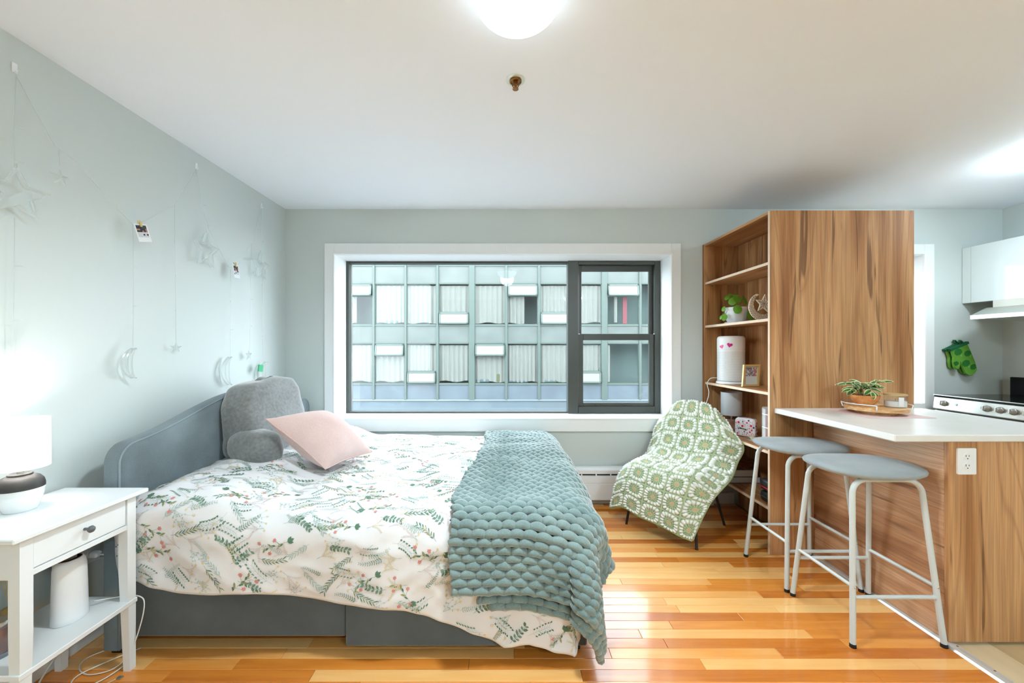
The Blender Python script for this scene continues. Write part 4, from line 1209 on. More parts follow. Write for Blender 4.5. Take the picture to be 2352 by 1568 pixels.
MB().tube(seam, .003, 6, closed=True).build('seam', plain('blush_seam', C(214, 180, 172), .9), pp, smooth=True)
# ================================================================ CHAIR WITH CROCHET BLANKET
cc0 = Vector((1.247, 2.885, 0)); cr_ = Vector((.666, -.746, 0)); cf_ = Vector((-.746, -.666, 0))
def cl(a, b, z): return cc0 + cr_ * a + cf_ * b + Vector((0, 0, z))
ch = thing('lounge_chair', tuple(cc0), 'armless chair with thin black legs, mostly hidden under the crochet blanket', 'chair')
M['chairfab'] = fabric('grey_chair_fabric', C(120, 124, 124), C(150, 154, 154), 500)
def shell(u, v):
    prof = cr([(-.275, 0, .76), (-.25, 0, .66), (-.215, 0, .55), (-.15, 0, .44), (0, 0, .405), (.12, 0, .41), (.215, 0, .405), (.235, 0, .38)], 4)
    q = prof[int(round(v * (len(prof) - 1)))]
    wdt = lerp(.13, .235, sstep(0, .42, v))
    a = (u - .5) * 2
    return tuple(cl(a * wdt, q.x - .02 * a * a * (1 - v), q.z + .0 * a * a * (1 - abs(2 * v - 1.1))))
sv_ = []
for d in (0, -.03):
    for j in range(29):
        for i in range(15):
            p = Vector(shell(i / 14, j / 28)); sv_.append(p + Vector((0, 0, d)) - cf_ * (-d) * (1 if j < 12 else 0))
sf = []
for s_ in (0, 1):
    for j in range(28):
        for i in range(14):
            a = s_ * 435 + j * 15 + i; q = (a, a + 1, a + 16, a + 15); sf.append(q if s_ == 0 else q[::-1])
bdr = list(range(15)) + [j * 15 + 14 for j in range(1, 29)] + [28 * 15 + i for i in range(13, -1, -1)] + [j * 15 for j in range(27, 0, -1)]
for k in range(len(bdr)):
    a, b_ = bdr[k], bdr[(k + 1) % len(bdr)]; sf.append((a, b_, b_ + 435, a + 435))
m = MB().add(sv_, sf); m.fixn = True
m.build('seat_shell', M['chairfab'], ch, smooth=True, angle=60)
legb = {'fl': Vector((.895, 2.914, 0)), 'fr': Vector((1.228, 2.540, 0)), 'br': Vector((1.600, 2.895, 0)), 'bl': Vector((1.275, 3.21, 0))}
legt = {'fl': cl(-.21, .20, .39), 'fr': cl(.21, .20, .39), 'br': cl(.19, -.10, .40), 'bl': cl(-.19, -.10, .40)}
for k in legb:
    o = MB().tube([legb[k] + Vector((0, 0, .004)), legt[k]], [.0085, .0095], 10).build('leg', M['black'], ch, smooth=True, angle=50)
    MB().lathe([(.0095, 0), (.0095, .006)], tuple(legb[k]), 10).build('foot_cap', M['rubber'], o)
MB().tube([legt['fl'], legt['fr'], legt['br'], legt['bl'], legt['fl']], .008, 8).build('seat_frame', M['black'], ch, smooth=True)
# crochet throw: rows from behind the backrest down over the seat to the hem; (b, z) profile with left and right edges
cols = [-1, -.6, -.2, .2, .6, 1]
#   each row: list of (a, b, z) for six columns left -> right
CT = [
 [(-.16, -.335, .60), (-.10, -.340, .62), (-.03, -.345, .63), (.05, -.345, .63), (.12, -.340, .62), (.18, -.330, .60)],
 [(-.19, -.285, .74), (-.12, -.290, .835), (-.04, -.290, .862), (.05, -.290, .862), (.13, -.285, .835), (.21, -.275, .76)],
 [(-.265, -.225, .65), (-.165, -.215, .745), (-.05, -.215, .76), (.07, -.215, .76), (.20, -.215, .745), (.31, -.230, .68)],
 [(-.285, -.195, .55), (-.175, -.165, .635), (-.05, -.160, .645), (.08, -.160, .645), (.24, -.165, .645), (.375, -.200, .60)],
 [(-.300, -.140, .44), (-.185, -.105, .525), (-.06, -.090, .520), (.07, -.090, .520), (.215, -.105, .535), (.360, -.130, .51)],
 [(-.305, -.020, .40), (-.190, .015, .470), (-.06, .025, .462), (.07, .025, .462), (.205, .010, .470), (.360, -.020, .43)],
 [(-.310, .095, .395), (-.190, .130, .466), (-.06, .140, .460), (.07, .140, .460), (.205, .130, .462), (.345, .085, .385)],
 [(-.315, .205, .365), (-.195, .235, .445), (-.065, .245, .440), (.07, .240, .438), (.205, .225, .435), (.325, .150, .345)],
 [(-.325, .270, .285), (-.205, .300, .355), (-.07, .305, .345), (.06, .300, .335), (.185, .275, .325), (.300, .190, .290)],
 [(-.335, .295, .195), (-.215, .325, .260), (-.08, .330, .240), (.05, .320, .225), (.170, .315, .205), (.275, .255, .200)],
 [(-.350, .310, .105), (-.225, .340, .160), (-.09, .345, .135), (.04, .335, .120), (.165, .330, .095), (.240, .300, .075)],
]
CTA = np.array(CT)
def cmr(p, t):   # Catmull-Rom on array axis 0, t in [0, n-1]
    n = len(p); i = min(int(t), n - 2); f = t - i
    p0 = p[max(i - 1, 0)]; p1 = p[i]; p2 = p[i + 1]; p3 = p[min(i + 2, n - 1)]
    return .5 * ((2 * p1) + (p2 - p0) * f + (2 * p0 - 5 * p1 + 4 * p2 - p3) * f * f + (3 * p1 - p0 - 3 * p2 + p3) * f ** 3)
def throw(u, v):
    colp = np.array([cmr(CTA[:, i], v * (len(CT) - 1)) for i in range(6)])
    q = cmr(colp, u * 5)
    return cl(q[0], q[1], max(q[2], .02))
bt = thing('crochet_blanket', tuple(cl(0, 0, .45)), 'white and sage green granny-square crochet throw draped over the chair', 'blanket')
GN = 34; NC, NR = 5, 10
cwh, cgr, cdk, cor = C(244, 246, 240), C(186, 199, 162), C(136, 154, 114), C(212, 172, 130)
def gcol(p, q, seed):
    r = math.hypot(p, q); th = math.atan2(q, p); mx_ = max(abs(p), abs(q)); sq = (abs(p) ** 4 + abs(q) ** 4) ** .25
    if mx_ > .90:      # joining lattice
        k = .5 + .5 * math.cos((p - q) * 26) * math.cos((p + q) * 26)
        return (cwh if k > .60 else (cgr if k > .25 else cdk)), .15 + .25 * k
    if sq > .56:      # white puffs
        side = (th / (2 * PI)) * 16 + .5
        f = abs((side % 1) - .5) * 2
        w = max(0, 1 - ((sq - .74) / .20) ** 2) * max(0, 1 - f ** 1.5)
        if w > .20: return cwh, .35 + 1.0 * math.sqrt(w)
        return (cgr if w > .03 else cdk), .15
    if r < .15: return cor, .55
    # petals
    a = abs(math.cos(th * 7 + seed)); k = a * (0.75 + .25 * math.sin(r * 34))
    if r < .26: return (cor if a > .55 and r < .21 else cgr), .4 + .2 * a
    return (cgr if k > .45 else cdk), .3 + .45 * a * (1 - .5 * max(0, r - .45))
for R_ in range(NR):
    for Cc in range(NC):
        vs = []; cs = []; G = np.zeros((GN, GN, 3)); H = np.zeros((GN, GN))
        for j in range(GN):
            for i in range(GN):
                uu, vv = i / (GN - 1), j / (GN - 1)
                G[j, i] = throw((Cc + uu) / NC, (R_ + vv) / NR)
                c_, h = gcol(uu * 2 - 1, vv * 2 - 1, R_ * 1.7 + Cc)
                H[j, i] = h; cs.append(c_)
        du = np.gradient(G, axis=1); dv_ = np.gradient(G, axis=0); nr = np.cross(dv_, du); nr /= np.linalg.norm(nr, axis=2, keepdims=True) + 1e-9
        top = G + nr * (.004 + .013 * H[..., None]); low = G - nr * .003
        mb = MB()
        A = GN * GN
        fs = []
        for j in range(GN - 1):
            for i in range(GN - 1):
                a = j * GN + i; fs.append((a, a + GN, a + GN + 1, a + 1))
        for j in range(0, GN - 1):
            for i in range(0, GN - 1):
                a = A + j * GN + i; fs.append((a, a + 1, a + GN + 1, a + GN))
        be = list(range(GN)) + [j * GN + GN - 1 for j in range(1, GN)] + [(GN - 1) * GN + i for i in range(GN - 2, -1, -1)] + [j * GN for j in range(GN - 2, 0, -1)]
        for k in range(len(be)):
            a, b_ = be[k], be[(k + 1) % len(be)]; fs.append((a, b_, b_ + A, a + A))
        mb.add(top.reshape(-1, 3).tolist() + low.reshape(-1, 3).tolist(), fs)
        mb.c = cs + [cgr] * A
        mb.build('granny_square', M['crochet'], bt, smooth=True)
hem = [throw(u / 60, 1.0) for u in range(61)]
edge = [throw(0, v / 60) for v in range(61)][::-1] + [throw(u / 40, 0) for u in range(1, 40)] + [throw(1, v / 60) for v in range(61)]
cgm = plain('sage_edging_yarn', C(160, 180, 134), .9, bump=.5, bscale=500)
MB().tube(hem + edge[::-1][0:0], .009, 7).build('edging', cgm, bt, smooth=True)
MB().tube(edge, .007, 7).build('edging', cgm, bt, smooth=True)

# ================================================================ NIGHTSTAND
ns = thing('nightstand', (-1.63, 1.41, 0), 'white nightstand with one drawer and a lower shelf beside the bed', 'nightstand')
NX0, NX1, NY0, NY1, NZ = -1.800, -1.457, 1.182, 1.634, .713
B('top', M['white'], ns, NX0, NX1, NY0, NY1, NZ - .016, NZ, b=.003)
lw = .036
def leg(x0, x1, y0, y1):
    tx = .010; zs = .40
    # tapers on the inner sides below the shelf line
    cx = 1 if x0 < -1.65 else -1; cy = 1 if y0 < 1.4 else -1
    xi0, xi1 = (x0, x1 - tx) if cx > 0 else (x0 + tx, x1)
    yi0, yi1 = (y0, y1 - tx) if cy > 0 else (y0 + tx, y1)
    vs = []
    for z, a in ((0, (xi0, xi1, yi0, yi1)), (zs, (x0, x1, y0, y1)), (NZ - .0165, (x0, x1, y0, y1))):
        vs += [(a[0], a[2], z), (a[1], a[2], z), (a[1], a[3], z), (a[0], a[3], z)]
    fs = [(3, 2, 1, 0), (8, 9, 10, 11)]
    for r in (0, 1):
        for i in range(4):
            j = (i + 1) % 4; fs.append((r * 4 + i, r * 4 + j, r * 4 + 4 + j, r * 4 + 4 + i))
    MB().add(vs, fs).build('leg', M['white'], ns)
lx0, lx1, ly0, ly1 = NX0 + .014, NX1 - .030, NY0 + .040, NY1 - .026
for xa in (lx0, lx1 - lw):
    for yy in (ly0, ly1 - lw): leg(xa, xa + lw, yy, yy + lw)
zt = NZ - .0165
B('back_apron', M['white'], ns, lx0 + .006, lx0 + .022, ly0 + lw, ly1 - lw, zt - .13, zt, b=.001)
B('side_apron', M['white'], ns, lx0 + lw, lx1 - lw, ly0 + .006, ly0 + .022, zt - .13, zt, b=.001)
B('side_apron', M['white'], ns, lx0 + lw, lx1 - lw, ly1 - .022, ly1 - .006, zt - .13, zt, b=.001)
B('rail', M['white'], ns, lx1 - .024, lx1 - .002, ly0 + lw, ly1 - lw, zt - .130, zt - .112, b=.001)
dr = B('drawer', M['white'], ns, lx1 - .022, lx1 - .004, ly0 + lw + .002, ly1 - lw - .002, zt - .109, zt - .003, b=.002)
MB().lathe([(.005, 0), (.005, .012), (.010, .018), (.0125, .024), (.010, .030), (.004, .033), (0, .0335)], (0, 0, 0), 20).xf(Matrix.Translation((lx1 - .004, (ly0 + ly1) / 2, zt - .055)) @ Matrix.Rotation(PI / 2, 4, 'Y')).build('knob', plain('grey_knob', C(92, 98, 102), .4), dr, smooth=True, angle=50)
B('shelf', M['white'], ns, lx0 - .004, lx1 + .004, ly0 - .004, ly1 + .004, .262, .280, b=.002)

# bedside lamp
lp = thing('bedside_lamp', (-1.708, 1.405, NZ), 'lit white table lamp with black and white ceramic base on the nightstand', 'lamp')
lc = (-1.708, 1.405, NZ)
cerw = plain('white_ceramic', C(236, 240, 242), .15, coat=.4); cerb = plain('matte_black_ceramic', C(58, 56, 54), .5)
MB().lathe([(.040, 0), (.043, .004), (.052, .03), (.058, .055), (.0605, .078)], lc, 44).build('base', cerw, lp, smooth=True)
MB().lathe([(.0605, .078), (.0605, .090), (.057, .104), (.048, .116), (.034, .123), (.028, .124)], lc, 44, capb=False).build('base_top', cerb, lp, smooth=True)
MB().lathe([(.031, .124), (.031, .129), (.028, .130)], lc, 32).build('collar', cerb, lp, smooth=True, angle=40)
MB().lathe([(.009, .130), (.009, .165)], lc, 16).build('neck', M['steel'], lp, smooth=True, angle=40)
MB().lathe([(.0735, .150), (.0725, .322), (.0715, .322), (.0725, .151)], lc, 56, capb=False, capt=False).build('lamp_shade', M['shade'], lp, smooth=True, angle=50)
MB().lathe([(.012, .165), (.014, .18), (.024, .205), (.026, .225), (.018, .245), (0.0005, .252)], lc, 20).build('bulb', em('lit_bulb', (1, .96, .9, 1), 8.0), lp, smooth=True)
pl_ = bpy.data.lights.new('bulb_light', 'POINT'); pl_.energy = LAMP_BED; pl_.color = (1, .96, .9); pl_.shadow_soft_size = .03
o = bpy.data.objects.new('bulb_light', pl_); COL.objects.link(o); o.parent = lp; o.location = (0, 0, .275)

# on the lower shelf: humidifier, reed diffuser, candle
SZ = .280
hu = thing('aroma_humidifier', (-1.665, 1.445, SZ), 'white oval humidifier with smoked top on the nightstand shelf', 'humidifier')
hc = (-1.612, 1.478, SZ)
MB().lathe([(.049, .0), (.052, .004), (.051, .02), (.049, .12), (.047, .195), (.044, .214), (.038, .223), (.034, .225)], hc, 44, sx=.86, sy=1.05).build('body', M['whiteplastic'], hu, smooth=True)
MB().lathe([(.034, .225), (.032, .226), (.028, .218), (.001, .212)], hc, 44, sx=.86, sy=1.05).build('amber_tank', plain('amber_plastic', C(150, 92, 48), .2, coat=.3), hu, smooth=True)
MB().box(hc[0] - .014, hc[0] + .014, hc[1] - .016, hc[1] + .016, SZ + .216, SZ + .275, b=.004).build('mist_spout', M['clearplastic'], hu)
cd = thing('glass_candle', (-1.60, 1.262, SZ), 'dark glass candle jar with grey base on the nightstand shelf', 'candle')
kc = (-1.662, 1.300, SZ)
MB().lathe([(.040, 0), (.042, .002), (.042, .012), (.040, .014)], kc, 36).build('base', plain('grey_coaster', C(110, 116, 122), .4), cd, smooth=True, angle=40)
MB().lathe([(.037, .014), (.038, .02), (.038, .088), (.037, .094), (.030, .096)], kc, 36).build('jar', plain('dusky_glass', C(112, 88, 84), .1, coat=.6), cd, smooth=True, angle=40)
MB().lathe([(.030, .096), (.031, .098), (.031, .112), (.02, .114)], kc, 36).build('lid', M['steel'], cd, smooth=True, angle=40)
rd = thing('reed_diffuser', (-1.70, 1.30, SZ), 'clear bottle with amber oil behind the candle on the nightstand shelf', 'bottle')
rc = (-1.735, 1.405, SZ)
MB().lathe([(.032, 0), (.034, .004), (.033, .06), (.022, .14), (.011, .17), (.011, .195)], rc, 32, capt=False).build('bottle', M['clearglass'], rd, smooth=True, angle=60)
MB().lathe([(.031, .004), (.031, .06), (.026, .09), (.0005, .0905)], rc, 32).build('oil', plain('amber_oil', C(206, 170, 92), .1, trans=.4), rd, smooth=True)
for k in range(5):
    a = 2 * PI * k / 5
    MB().tube([(rc[0] + .008 * math.cos(a), rc[1] + .008 * math.sin(a), SZ + .02), (rc[0] + .035 * math.cos(a + 2.6), rc[1] + .035 * math.sin(a + 2.6), SZ + .25)], .0016, 5).build('reed', plain('reed_wood', C(196, 176, 120), .8) if 'reed_wood' not in bpy.data.materials else bpy.data.materials['reed_wood'], rd)

# outlet, plug and cables by the bed
wo_ = outlet('wall_outlet', (XL, 1.735, .345), lambda p, q, d: (XL + d, 1.745 - p, .40 + q), 'white double outlet on the left wall below the nightstand top')
pgm = thing('power_plug', (XL + .02, 1.745, .38), 'white plug and cord in the outlet beside the bed', 'plug')
MB().box(XL + .009, XL + .045, 1.730, 1.760, .368, .394, b=.006).build('plug_body', M['whiteplastic'], pgm)
MB().tube(cr([(XL + .045, 1.745, .38), (XL + .075, 1.76, .36), (XL + .08, 1.78, .26), (XL + .06, 1.73, .16), (XL + .05, 1.60, .09), (XL + .07, 1.50, .03), (XL + .10, 1.46, .008)], 6), .0035, 7).build('cord', M['cable'], pgm, smooth=True)
cb = thing('white_cable', (-1.62, 1.55, 0), 'thin white cable looping on the floor under the nightstand', 'cable')
pts = [(-1.60, 1.55, .30), (-1.53, 1.61, .283), (-1.475, 1.615, .277), (-1.452, 1.607, .25), (-1.462, 1.60, .17), (-1.50, 1.60, .07), (-1.55, 1.585, .012), (-1.62, 1.56, .006), (-1.69, 1.585, .006), (-1.72, 1.64, .008), (-1.66, 1.70, .006), (-1.58, 1.68, .008), (-1.53, 1.60, .010), (-1.56, 1.52, .006), (-1.63, 1.50, .006), (-1.66, 1.55, .010), (-1.61, 1.62, .012), (-1.55, 1.70, .006)]
MB().tube(cr(pts, 7), .0022, 6).build('cord', M['cable'], cb, smooth=True)
cb2 = thing('usb_cable', (-1.60, 1.45, 0), 'short beige cable lying on the oak floor under the nightstand', 'cable')
MB().tube(cr([(-1.66, 1.50, .004), (-1.60, 1.47, .004), (-1.54, 1.50, .004), (-1.50, 1.545, .004)], 6), .002, 6).build('cord', plain('beige_cable', C(206, 186, 150), .6), cb2, smooth=True)
MB().box(-1.505, -1.485, 1.540, 1.556, .001, .006, b=.001).build('connector', M['steel'], cb2)

# ================================================================ STAR LIGHT CURTAIN ON THE LEFT WALL
def lw_(px, py, out=.035):
    """point hanging in front of the left wall (worked out from the wall plane)"""
    X = XL + out; s = (1158 - px) / -X
    return Vector((X, 915 / s, 1.283 + (800 - py) / s))
HKM = M['whiteplastic']
slg = thing('star_light_curtain', (XL, 2.2, 1.9), 'clear string of star and moon fairy lights hung on the left wall', 'string lights')
def wire(pts, r=.0014, name='wire', par=None):
    return MB().tube([lw_(*p) for p in pts], r, 5).build(name, M['clearwire'], par or slg, smooth=True)
wire([(36, 172, .01), (80, 255, .02), (125, 335, .03), (180, 376, .03), (245, 455, .03), (305, 516, .04), (330, 508, .04), (400, 470, .035), (450, 388, .01)])
wire([(450, 388, .01), (462, 470, .03), (480, 530, .03), (525, 613, .03), (542, 616, .03), (577, 560, .03), (600, 478, .01)])
def drop(pts, ticks):
    wire(pts, .0012, 'drop_wire')
    for (px, py, dx) in ticks:
        a = lw_(px, py, .035); b_ = a + Vector((.012, dx * .00125, .002))
        MB().tube([a, b_], [.0022, .0012], 5).build('micro_light', M['clearwire'], slg)
drop([(36, 172, .012), (30, 300, .03), (33, 380, .035)], [(33, 290, 14), (33, 370, 18)])
drop([(33, 500, .035), (32, 620, .035), (30, 720, .035), (31, 815, .035)], [(32, 610, 18), (31, 735, 16)])
drop([(134, 345, .03), (136, 380, .03)], [])
drop([(305, 516, .04), (306, 650, .04), (305, 795, .04)], [(306, 611, 9), (306, 703, 2)])
drop([(400, 470, .035), (402, 600, .035), (404, 790, .035)], [(401, 555, -16), (402, 634, -8), (403, 713, -12)])
drop([(450, 390, .01), (465, 480, .03), (474, 530, .03)], [(467, 471, 8), (475, 517, 8)])
drop([(529, 618, .03), (529, 700, .03), (528, 822, .03)], [(529, 692, -8), (529, 757, 10)])
drop([(577, 560, .03), (575, 680, .03), (573, 805, .03)], [(577, 560, 6), (576, 687, 8), (576, 749, -6)])
drop([(600, 478, .01), (601, 560, .03), (599, 580, .03)], [(602, 555, 4)])
drop([(602, 640, .03), (602, 720, .03), (603, 830, .03)], [(601, 655, -6), (602, 715, -6), (602, 773, -6)])
def star_poly(r, ri, rot=0.0):
    return [((r if k % 2 == 0 else ri) * math.sin(PI * k / 5 + rot), (r if k % 2 == 0 else ri) * math.cos(PI * k / 5 + rot)) for k in range(10)]
def wall_fr(c, yaw):
    """frame facing the room, turned a little by yaw"""
    ey = Vector((math.sin(yaw), math.cos(yaw), 0)); n_ = Vector((math.cos(yaw), -math.sin(yaw), 0))
    return lambda p, q, d: c + ey * p + Vector((0, 0, q)) + n_ * d
def star(px, py, r, yaw, big=True, out=.035, rot=0.0):
    f = wall_fr(lw_(px, py, out), yaw)
    pp_ = star_poly(r, r * .45, rot)
    if big:
        m_ = MB()
        for d in (-.010, .010):
            m_.tube([f(p, q, d) for p, q in pp_], .0048, 6, closed=True)
        inn = star_poly(r * .86, r * .37, rot)
        n_ = len(pp_)
        vs = [f(p, q, -.010) for p, q in pp_] + [f(p, q, .010) for p, q in pp_]
        m_.add(vs, [(i, (i + 1) % n_, n_ + (i + 1) % n_, n_ + i) for i in range(n_)])
        m_.tube([f(0, r, 0), f(0, r + .02, 0)], .004, 6)
        m_.build('star_light', M['clearplastic'], slg, smooth=True, angle=40)
    else:
        vs = [f(p, q, 0) for p, q in pp_] + [f(0, 0, .008), f(0, 0, -.008)]
        fs = []
        for i in range(10):
            j = (i + 1) % 10; fs += [(i, j, 10), (j, i, 11)]
        MB().add(vs, fs).build('star_light', M['clearplastic'], slg)
def moon(px, py, r, yaw, out=.035):
    f = wall_fr(lw_(px, py, out), yaw)
    ol = [(-r * math.cos(a) , r * math.sin(a)) for a in [lerp(-1.25, 1.25, k / 20) for k in range(21)]]
    a1 = 1.25; tipx, tipz = -r * math.cos(a1), r * math.sin(a1)
    il = [(lerp(tipx, -r * .62, math.cos(b_ * PI / 2) ** .8), tipz * math.sin(b_ * PI / 2)) for b_ in [lerp(1, -1, k / 18) for k in range(1, 18)]]
    pp_ = ol + il; m_ = MB()
    for d in (-.010, .010): m_.tube([f(p + r * .6, q, d) for p, q in pp_], .0045, 6, closed=True)
    n_ = len(pp_)
    vs = [f(p + r * .6, q, -.010) for p, q in pp_] + [f(p + r * .6, q, .010) for p, q in pp_]
    m_.add(vs, [(i, (i + 1) % n_, n_ + (i + 1) % n_, n_ + i) for i in range(n_)])
    m_.build('moon_light', M['clearplastic'], slg, smooth=True, angle=40)
star(36, 445, .092, .25)
star(137, 408, .034, .3, big=False)
star(30, 845, .036, .2, big=False)
star(472, 575, .105, -.1)
star(598, 612, .10, -.1)
star(404, 798, .030, .5, big=False)
star(571, 815, .040, 0, big=False)
moon(298, 834, .074, .1, .045)
moon(522, 852, .095, 0, .035)
moon(606, 860, .10, 0, .035)
for (px, py, lab) in ((32, 163, 'clear wall hook nearest the camera holding the star lights'), (450, 386, 'clear wall hook holding the middle of the star lights'), (600, 476, 'clear wall hook near the window corner holding the star lights')):
    f = wall_fr(lw_(px, py, 0.001), 0)
    hk = thing('adhesive_hook', tuple(lw_(px, py, .001)), lab, 'hook', 'clear hooks on the left wall')
    MB().prism([(-.008, -.006), (.008, -.006), (.008, .030), (-.008, .030)], f, .003).build('plate', HKM, hk)
    MB().tube([f(0, 0, .003), f(0, -.004, .010), f(0, .004, .014)], .002, 6).build('peg', HKM, hk)
# photos clipped on the wire
ph_cols = [plain('photo_dark', C(44, 44, 58), .3), plain('photo_skin', C(176, 128, 112), .3), plain('photo_pale', C(206, 208, 214), .3), plain('photo_green', C(56, 70, 66), .3), plain('photo_red', C(140, 70, 66), .3)]
card = plain('photo_card', C(232, 236, 238), .35)
def photo(px, py, w, h, yaw, tilt, out, seed, lab, labc):
    c = lw_(px, py, out)
    ey = Vector((math.sin(yaw), math.cos(yaw), 0)); n_ = Vector((math.cos(yaw), -math.sin(yaw), 0)); ez = Vector((0, 0, 1))
    p_ = ey * math.cos(tilt) + ez * math.sin(tilt); q_ = ez * math.cos(tilt) - ey * math.sin(tilt)
    q_ = (q_ - n_ * .12).normalized()
    f = lambda p, q, d: c + p_ * p + q_ * q + n_ * d
    t = thing('instant_photo', tuple(c), lab, 'photo', 'instant photos on the star lights')
    MB().prism([(-w / 2, -h), (w / 2, -h), (w / 2, 0), (-w / 2, 0)], f, .0008).build('card', card, t)
    rg = random.Random(seed); m_ = MB()
    nx, nz = 6, 7
    for i in range(nx):
        for j in range(nz):
            x0 = -w * .40 + w * .80 * i / nx; z0 = -h * .08 - h * .66 * (j + 1) / nz
            u = rg.random()
            mi = (0 if u < .55 else 3) if j < 2 else ((1 if u < .4 else 4 if u < .55 else 0) if j < 4 else (2 if u < .85 else 0))
            m_.prism([(x0, z0), (x0 + w * .80 / nx, z0), (x0 + w * .80 / nx, z0 + h * .66 / nz), (x0, z0 + h * .66 / nz)], lambda p, q, d: f(p, q, d + .0008), .0003, mi)
    m_.build('picture', ph_cols, t)
    k = thing('photo_clip', tuple(c), labc, 'clip', 'gold clips on the star lights')
    MB().prism([(-.004, -.014), (.004, -.014), (.006, .016), (.001, .016)], lambda p, q, d: f(p, q, d + .002), .005).build('front_arm', M['gold'], k)
    MB().prism([(-.004, -.014), (.004, -.014), (-.001, .016), (-.006, .016)], lambda p, q, d: f(p, q, d - .006), .005).build('rear_arm', M['gold'], k)
    MB().tube([f(-.005, .0, 0), f(.005, .0, 0)], .004, 8).build('spring', M['steel'], k)
photo(321, 514, .054, .086, .35, .22, .055, 3, 'larger instant photo clipped to the star lights, nearer the camera', 'gold clip holding the larger instant photo')
photo(540, 608, .054, .086, 0.0, .06, .05, 8, 'smaller-looking instant photo clipped to the star lights near the window corner', 'gold clip holding the instant photo near the window corner')
tg = lw_(597, 838, .05)
gt = thing('green_tag', tuple(tg), 'small green paper tag hanging by the moon light above the grey pillow', 'tag')
f = wall_fr(tg, 0)
MB().prism([(-.028, -.045), (.022, -.050), (.026, .0), (-.020, .004)], f, .008).build('tag_face', plain('green_paper', C(64, 172, 122), .6), gt)
MB().tube([f(0, 0, .004), f(.004, .03, .004)], .001, 5).build('tag_string', M['cable'], gt)
# ================================================================ THINGS ON THE SHELVES
# air purifier with heart stickers
ap = thing('air_purifier', (1.765, 3.10, ZS[2]), 'white cylindrical air purifier with pink heart stickers on the bookcase', 'air purifier')
ac = (1.765, 3.10, ZS[2]); AR = .096
wp = M['whiteplastic']
MB().lathe([(.100, 0), (.104, .003), (.104, .012), (.098, .020), (AR, .021)], ac, 56).build('base', wp, ap, smooth=True, angle=40)
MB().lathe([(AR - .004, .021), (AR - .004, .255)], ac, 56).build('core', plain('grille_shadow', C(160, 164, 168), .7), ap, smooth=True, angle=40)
# perforated sleeve: diamond lattice of holes
na, nz_ = 84, 34; gm = MB(); vs = []; fs = []
def lat(k, j, r): 
    a = 2 * PI * (k + (.5 if j % 2 else 0)) / na
    return (ac[0] + r * math.cos(a), ac[1] + r * math.sin(a), ac[2] + lerp(.026, .252, j / nz_))
for j in range(nz_ + 1):
    for k in range(na): vs.append(lat(k, j, AR))
for j in range(nz_):
    for k in range(na):
        a = j * na + k; b_ = j * na + (k + 1) % na
        if j % 2 == 0: c_ = (j + 1) * na + k; d_ = (j + 1) * na + (k - 1) % na
        else: c_ = (j + 1) * na + (k + 1) % na; d_ = (j + 1) * na + k
        # two triangles: every third kind shrinks to a strut ring (hole inside)
        P = [Vector(vs[a]), Vector(vs[b_]), Vector(vs[c_])]
        ctr = (P[0] + P[1] + P[2]) / 3
        o = len(gm.v)
        gm.add([p for p in P] + [ctr + (p - ctr) * .52 for p in P], [(0, 1, 4, 3), (1, 2, 5, 4), (2, 0, 3, 5)])
        P = [Vector(vs[a]), Vector(vs[c_]), Vector(vs[d_])]
        gm.add(P, [(0, 1, 2)])
gm.build('grille', wp, ap)['kind'] = 'stuff'
MB().lathe([(AR + .0006, .252), (AR + .0006, .262), (AR - .002, .264), (AR - .002, .266), (AR + .0006, .268), (AR + .0006, .350), (AR - .004, .362), (AR - .014, .369), (AR - .03, .370), (AR - .034, .366), (0.001, .366)], ac, 56).build('top_cap', wp, ap, smooth=True, angle=50)
def heart(n=26):
    return [(16 * math.sin(t) ** 3 / 17, (13 * math.cos(t) - 5 * math.cos(2 * t) - 2 * math.cos(3 * t) - math.cos(4 * t)) / 17) for t in [2 * PI * k / n for k in range(n)]]
for (ang, z, sz, rot, col) in ((-2.17, .300, .020, -.25, C(206, 24, 140)), (-2.78, .288, .017, .35, C(232, 80, 150))):
    def hf(p, q, d):
        pr, qr = p * math.cos(rot) - q * math.sin(rot), p * math.sin(rot) + q * math.cos(rot)
        a = ang + pr * sz / AR
        return (ac[0] + (AR + .0008 + d) * math.cos(a), ac[1] + (AR + .0008 + d) * math.sin(a), ac[2] + z + qr * sz)
    MB().prism(heart(), hf, .0025).build('heart_sticker', plain('heart_pink_%d' % int(sz * 1e4), col, .35), ap)
MB().tube(cr([(1.70, 3.165, ZS[2] + .04), (1.655, 3.19, ZS[2] + .035), (1.632, 3.20, ZS[2] - .01), (1.640, 3.19, ZS[2] - .08), (1.618, 3.18, ZS[2] - .15), (1.60, 3.20, ZS[2] - .20), (1.612, 3.23, .70), (1.60, 3.225, .40)], 7), .0032, 7).build('power_cord', M['cable'], ap, smooth=True)

# photo frame
pf = thing('framed_photo', (1.765, 2.865, ZS[2]), 'small pale gold photo frame leaning beside the air purifier', 'photo frame')
yaw = .12
ex = Vector((math.cos(yaw), math.sin(yaw), 0)); eb = Vector((-math.sin(yaw), math.cos(yaw), 0)); lean = .26
eq = (Vector((0, 0, 1)) * math.cos(lean) + (eb * .6 + ex * .75).normalized() * math.sin(lean)).normalized()
en = ex.cross(eq).normalized() 
if en.y > 0: en = -en
fp = Vector((1.700, 2.855, ZS[2] + .001))
ff = lambda p, q, d: fp + ex * p + eq * q + en * d
FW, FH, ft = .128, .160, .014
for (p0, p1, q0, q1) in ((0, FW, 0, ft), (0, FW, FH - ft, FH), (0, ft, ft, FH - ft), (FW - ft, FW, ft, FH - ft)):
    MB().prism([(p0, q0), (p1, q0), (p1, q1), (p0, q1)], lambda p, q, d: ff(p, q, d), .014).build('frame_bar', M['gold'], pf)
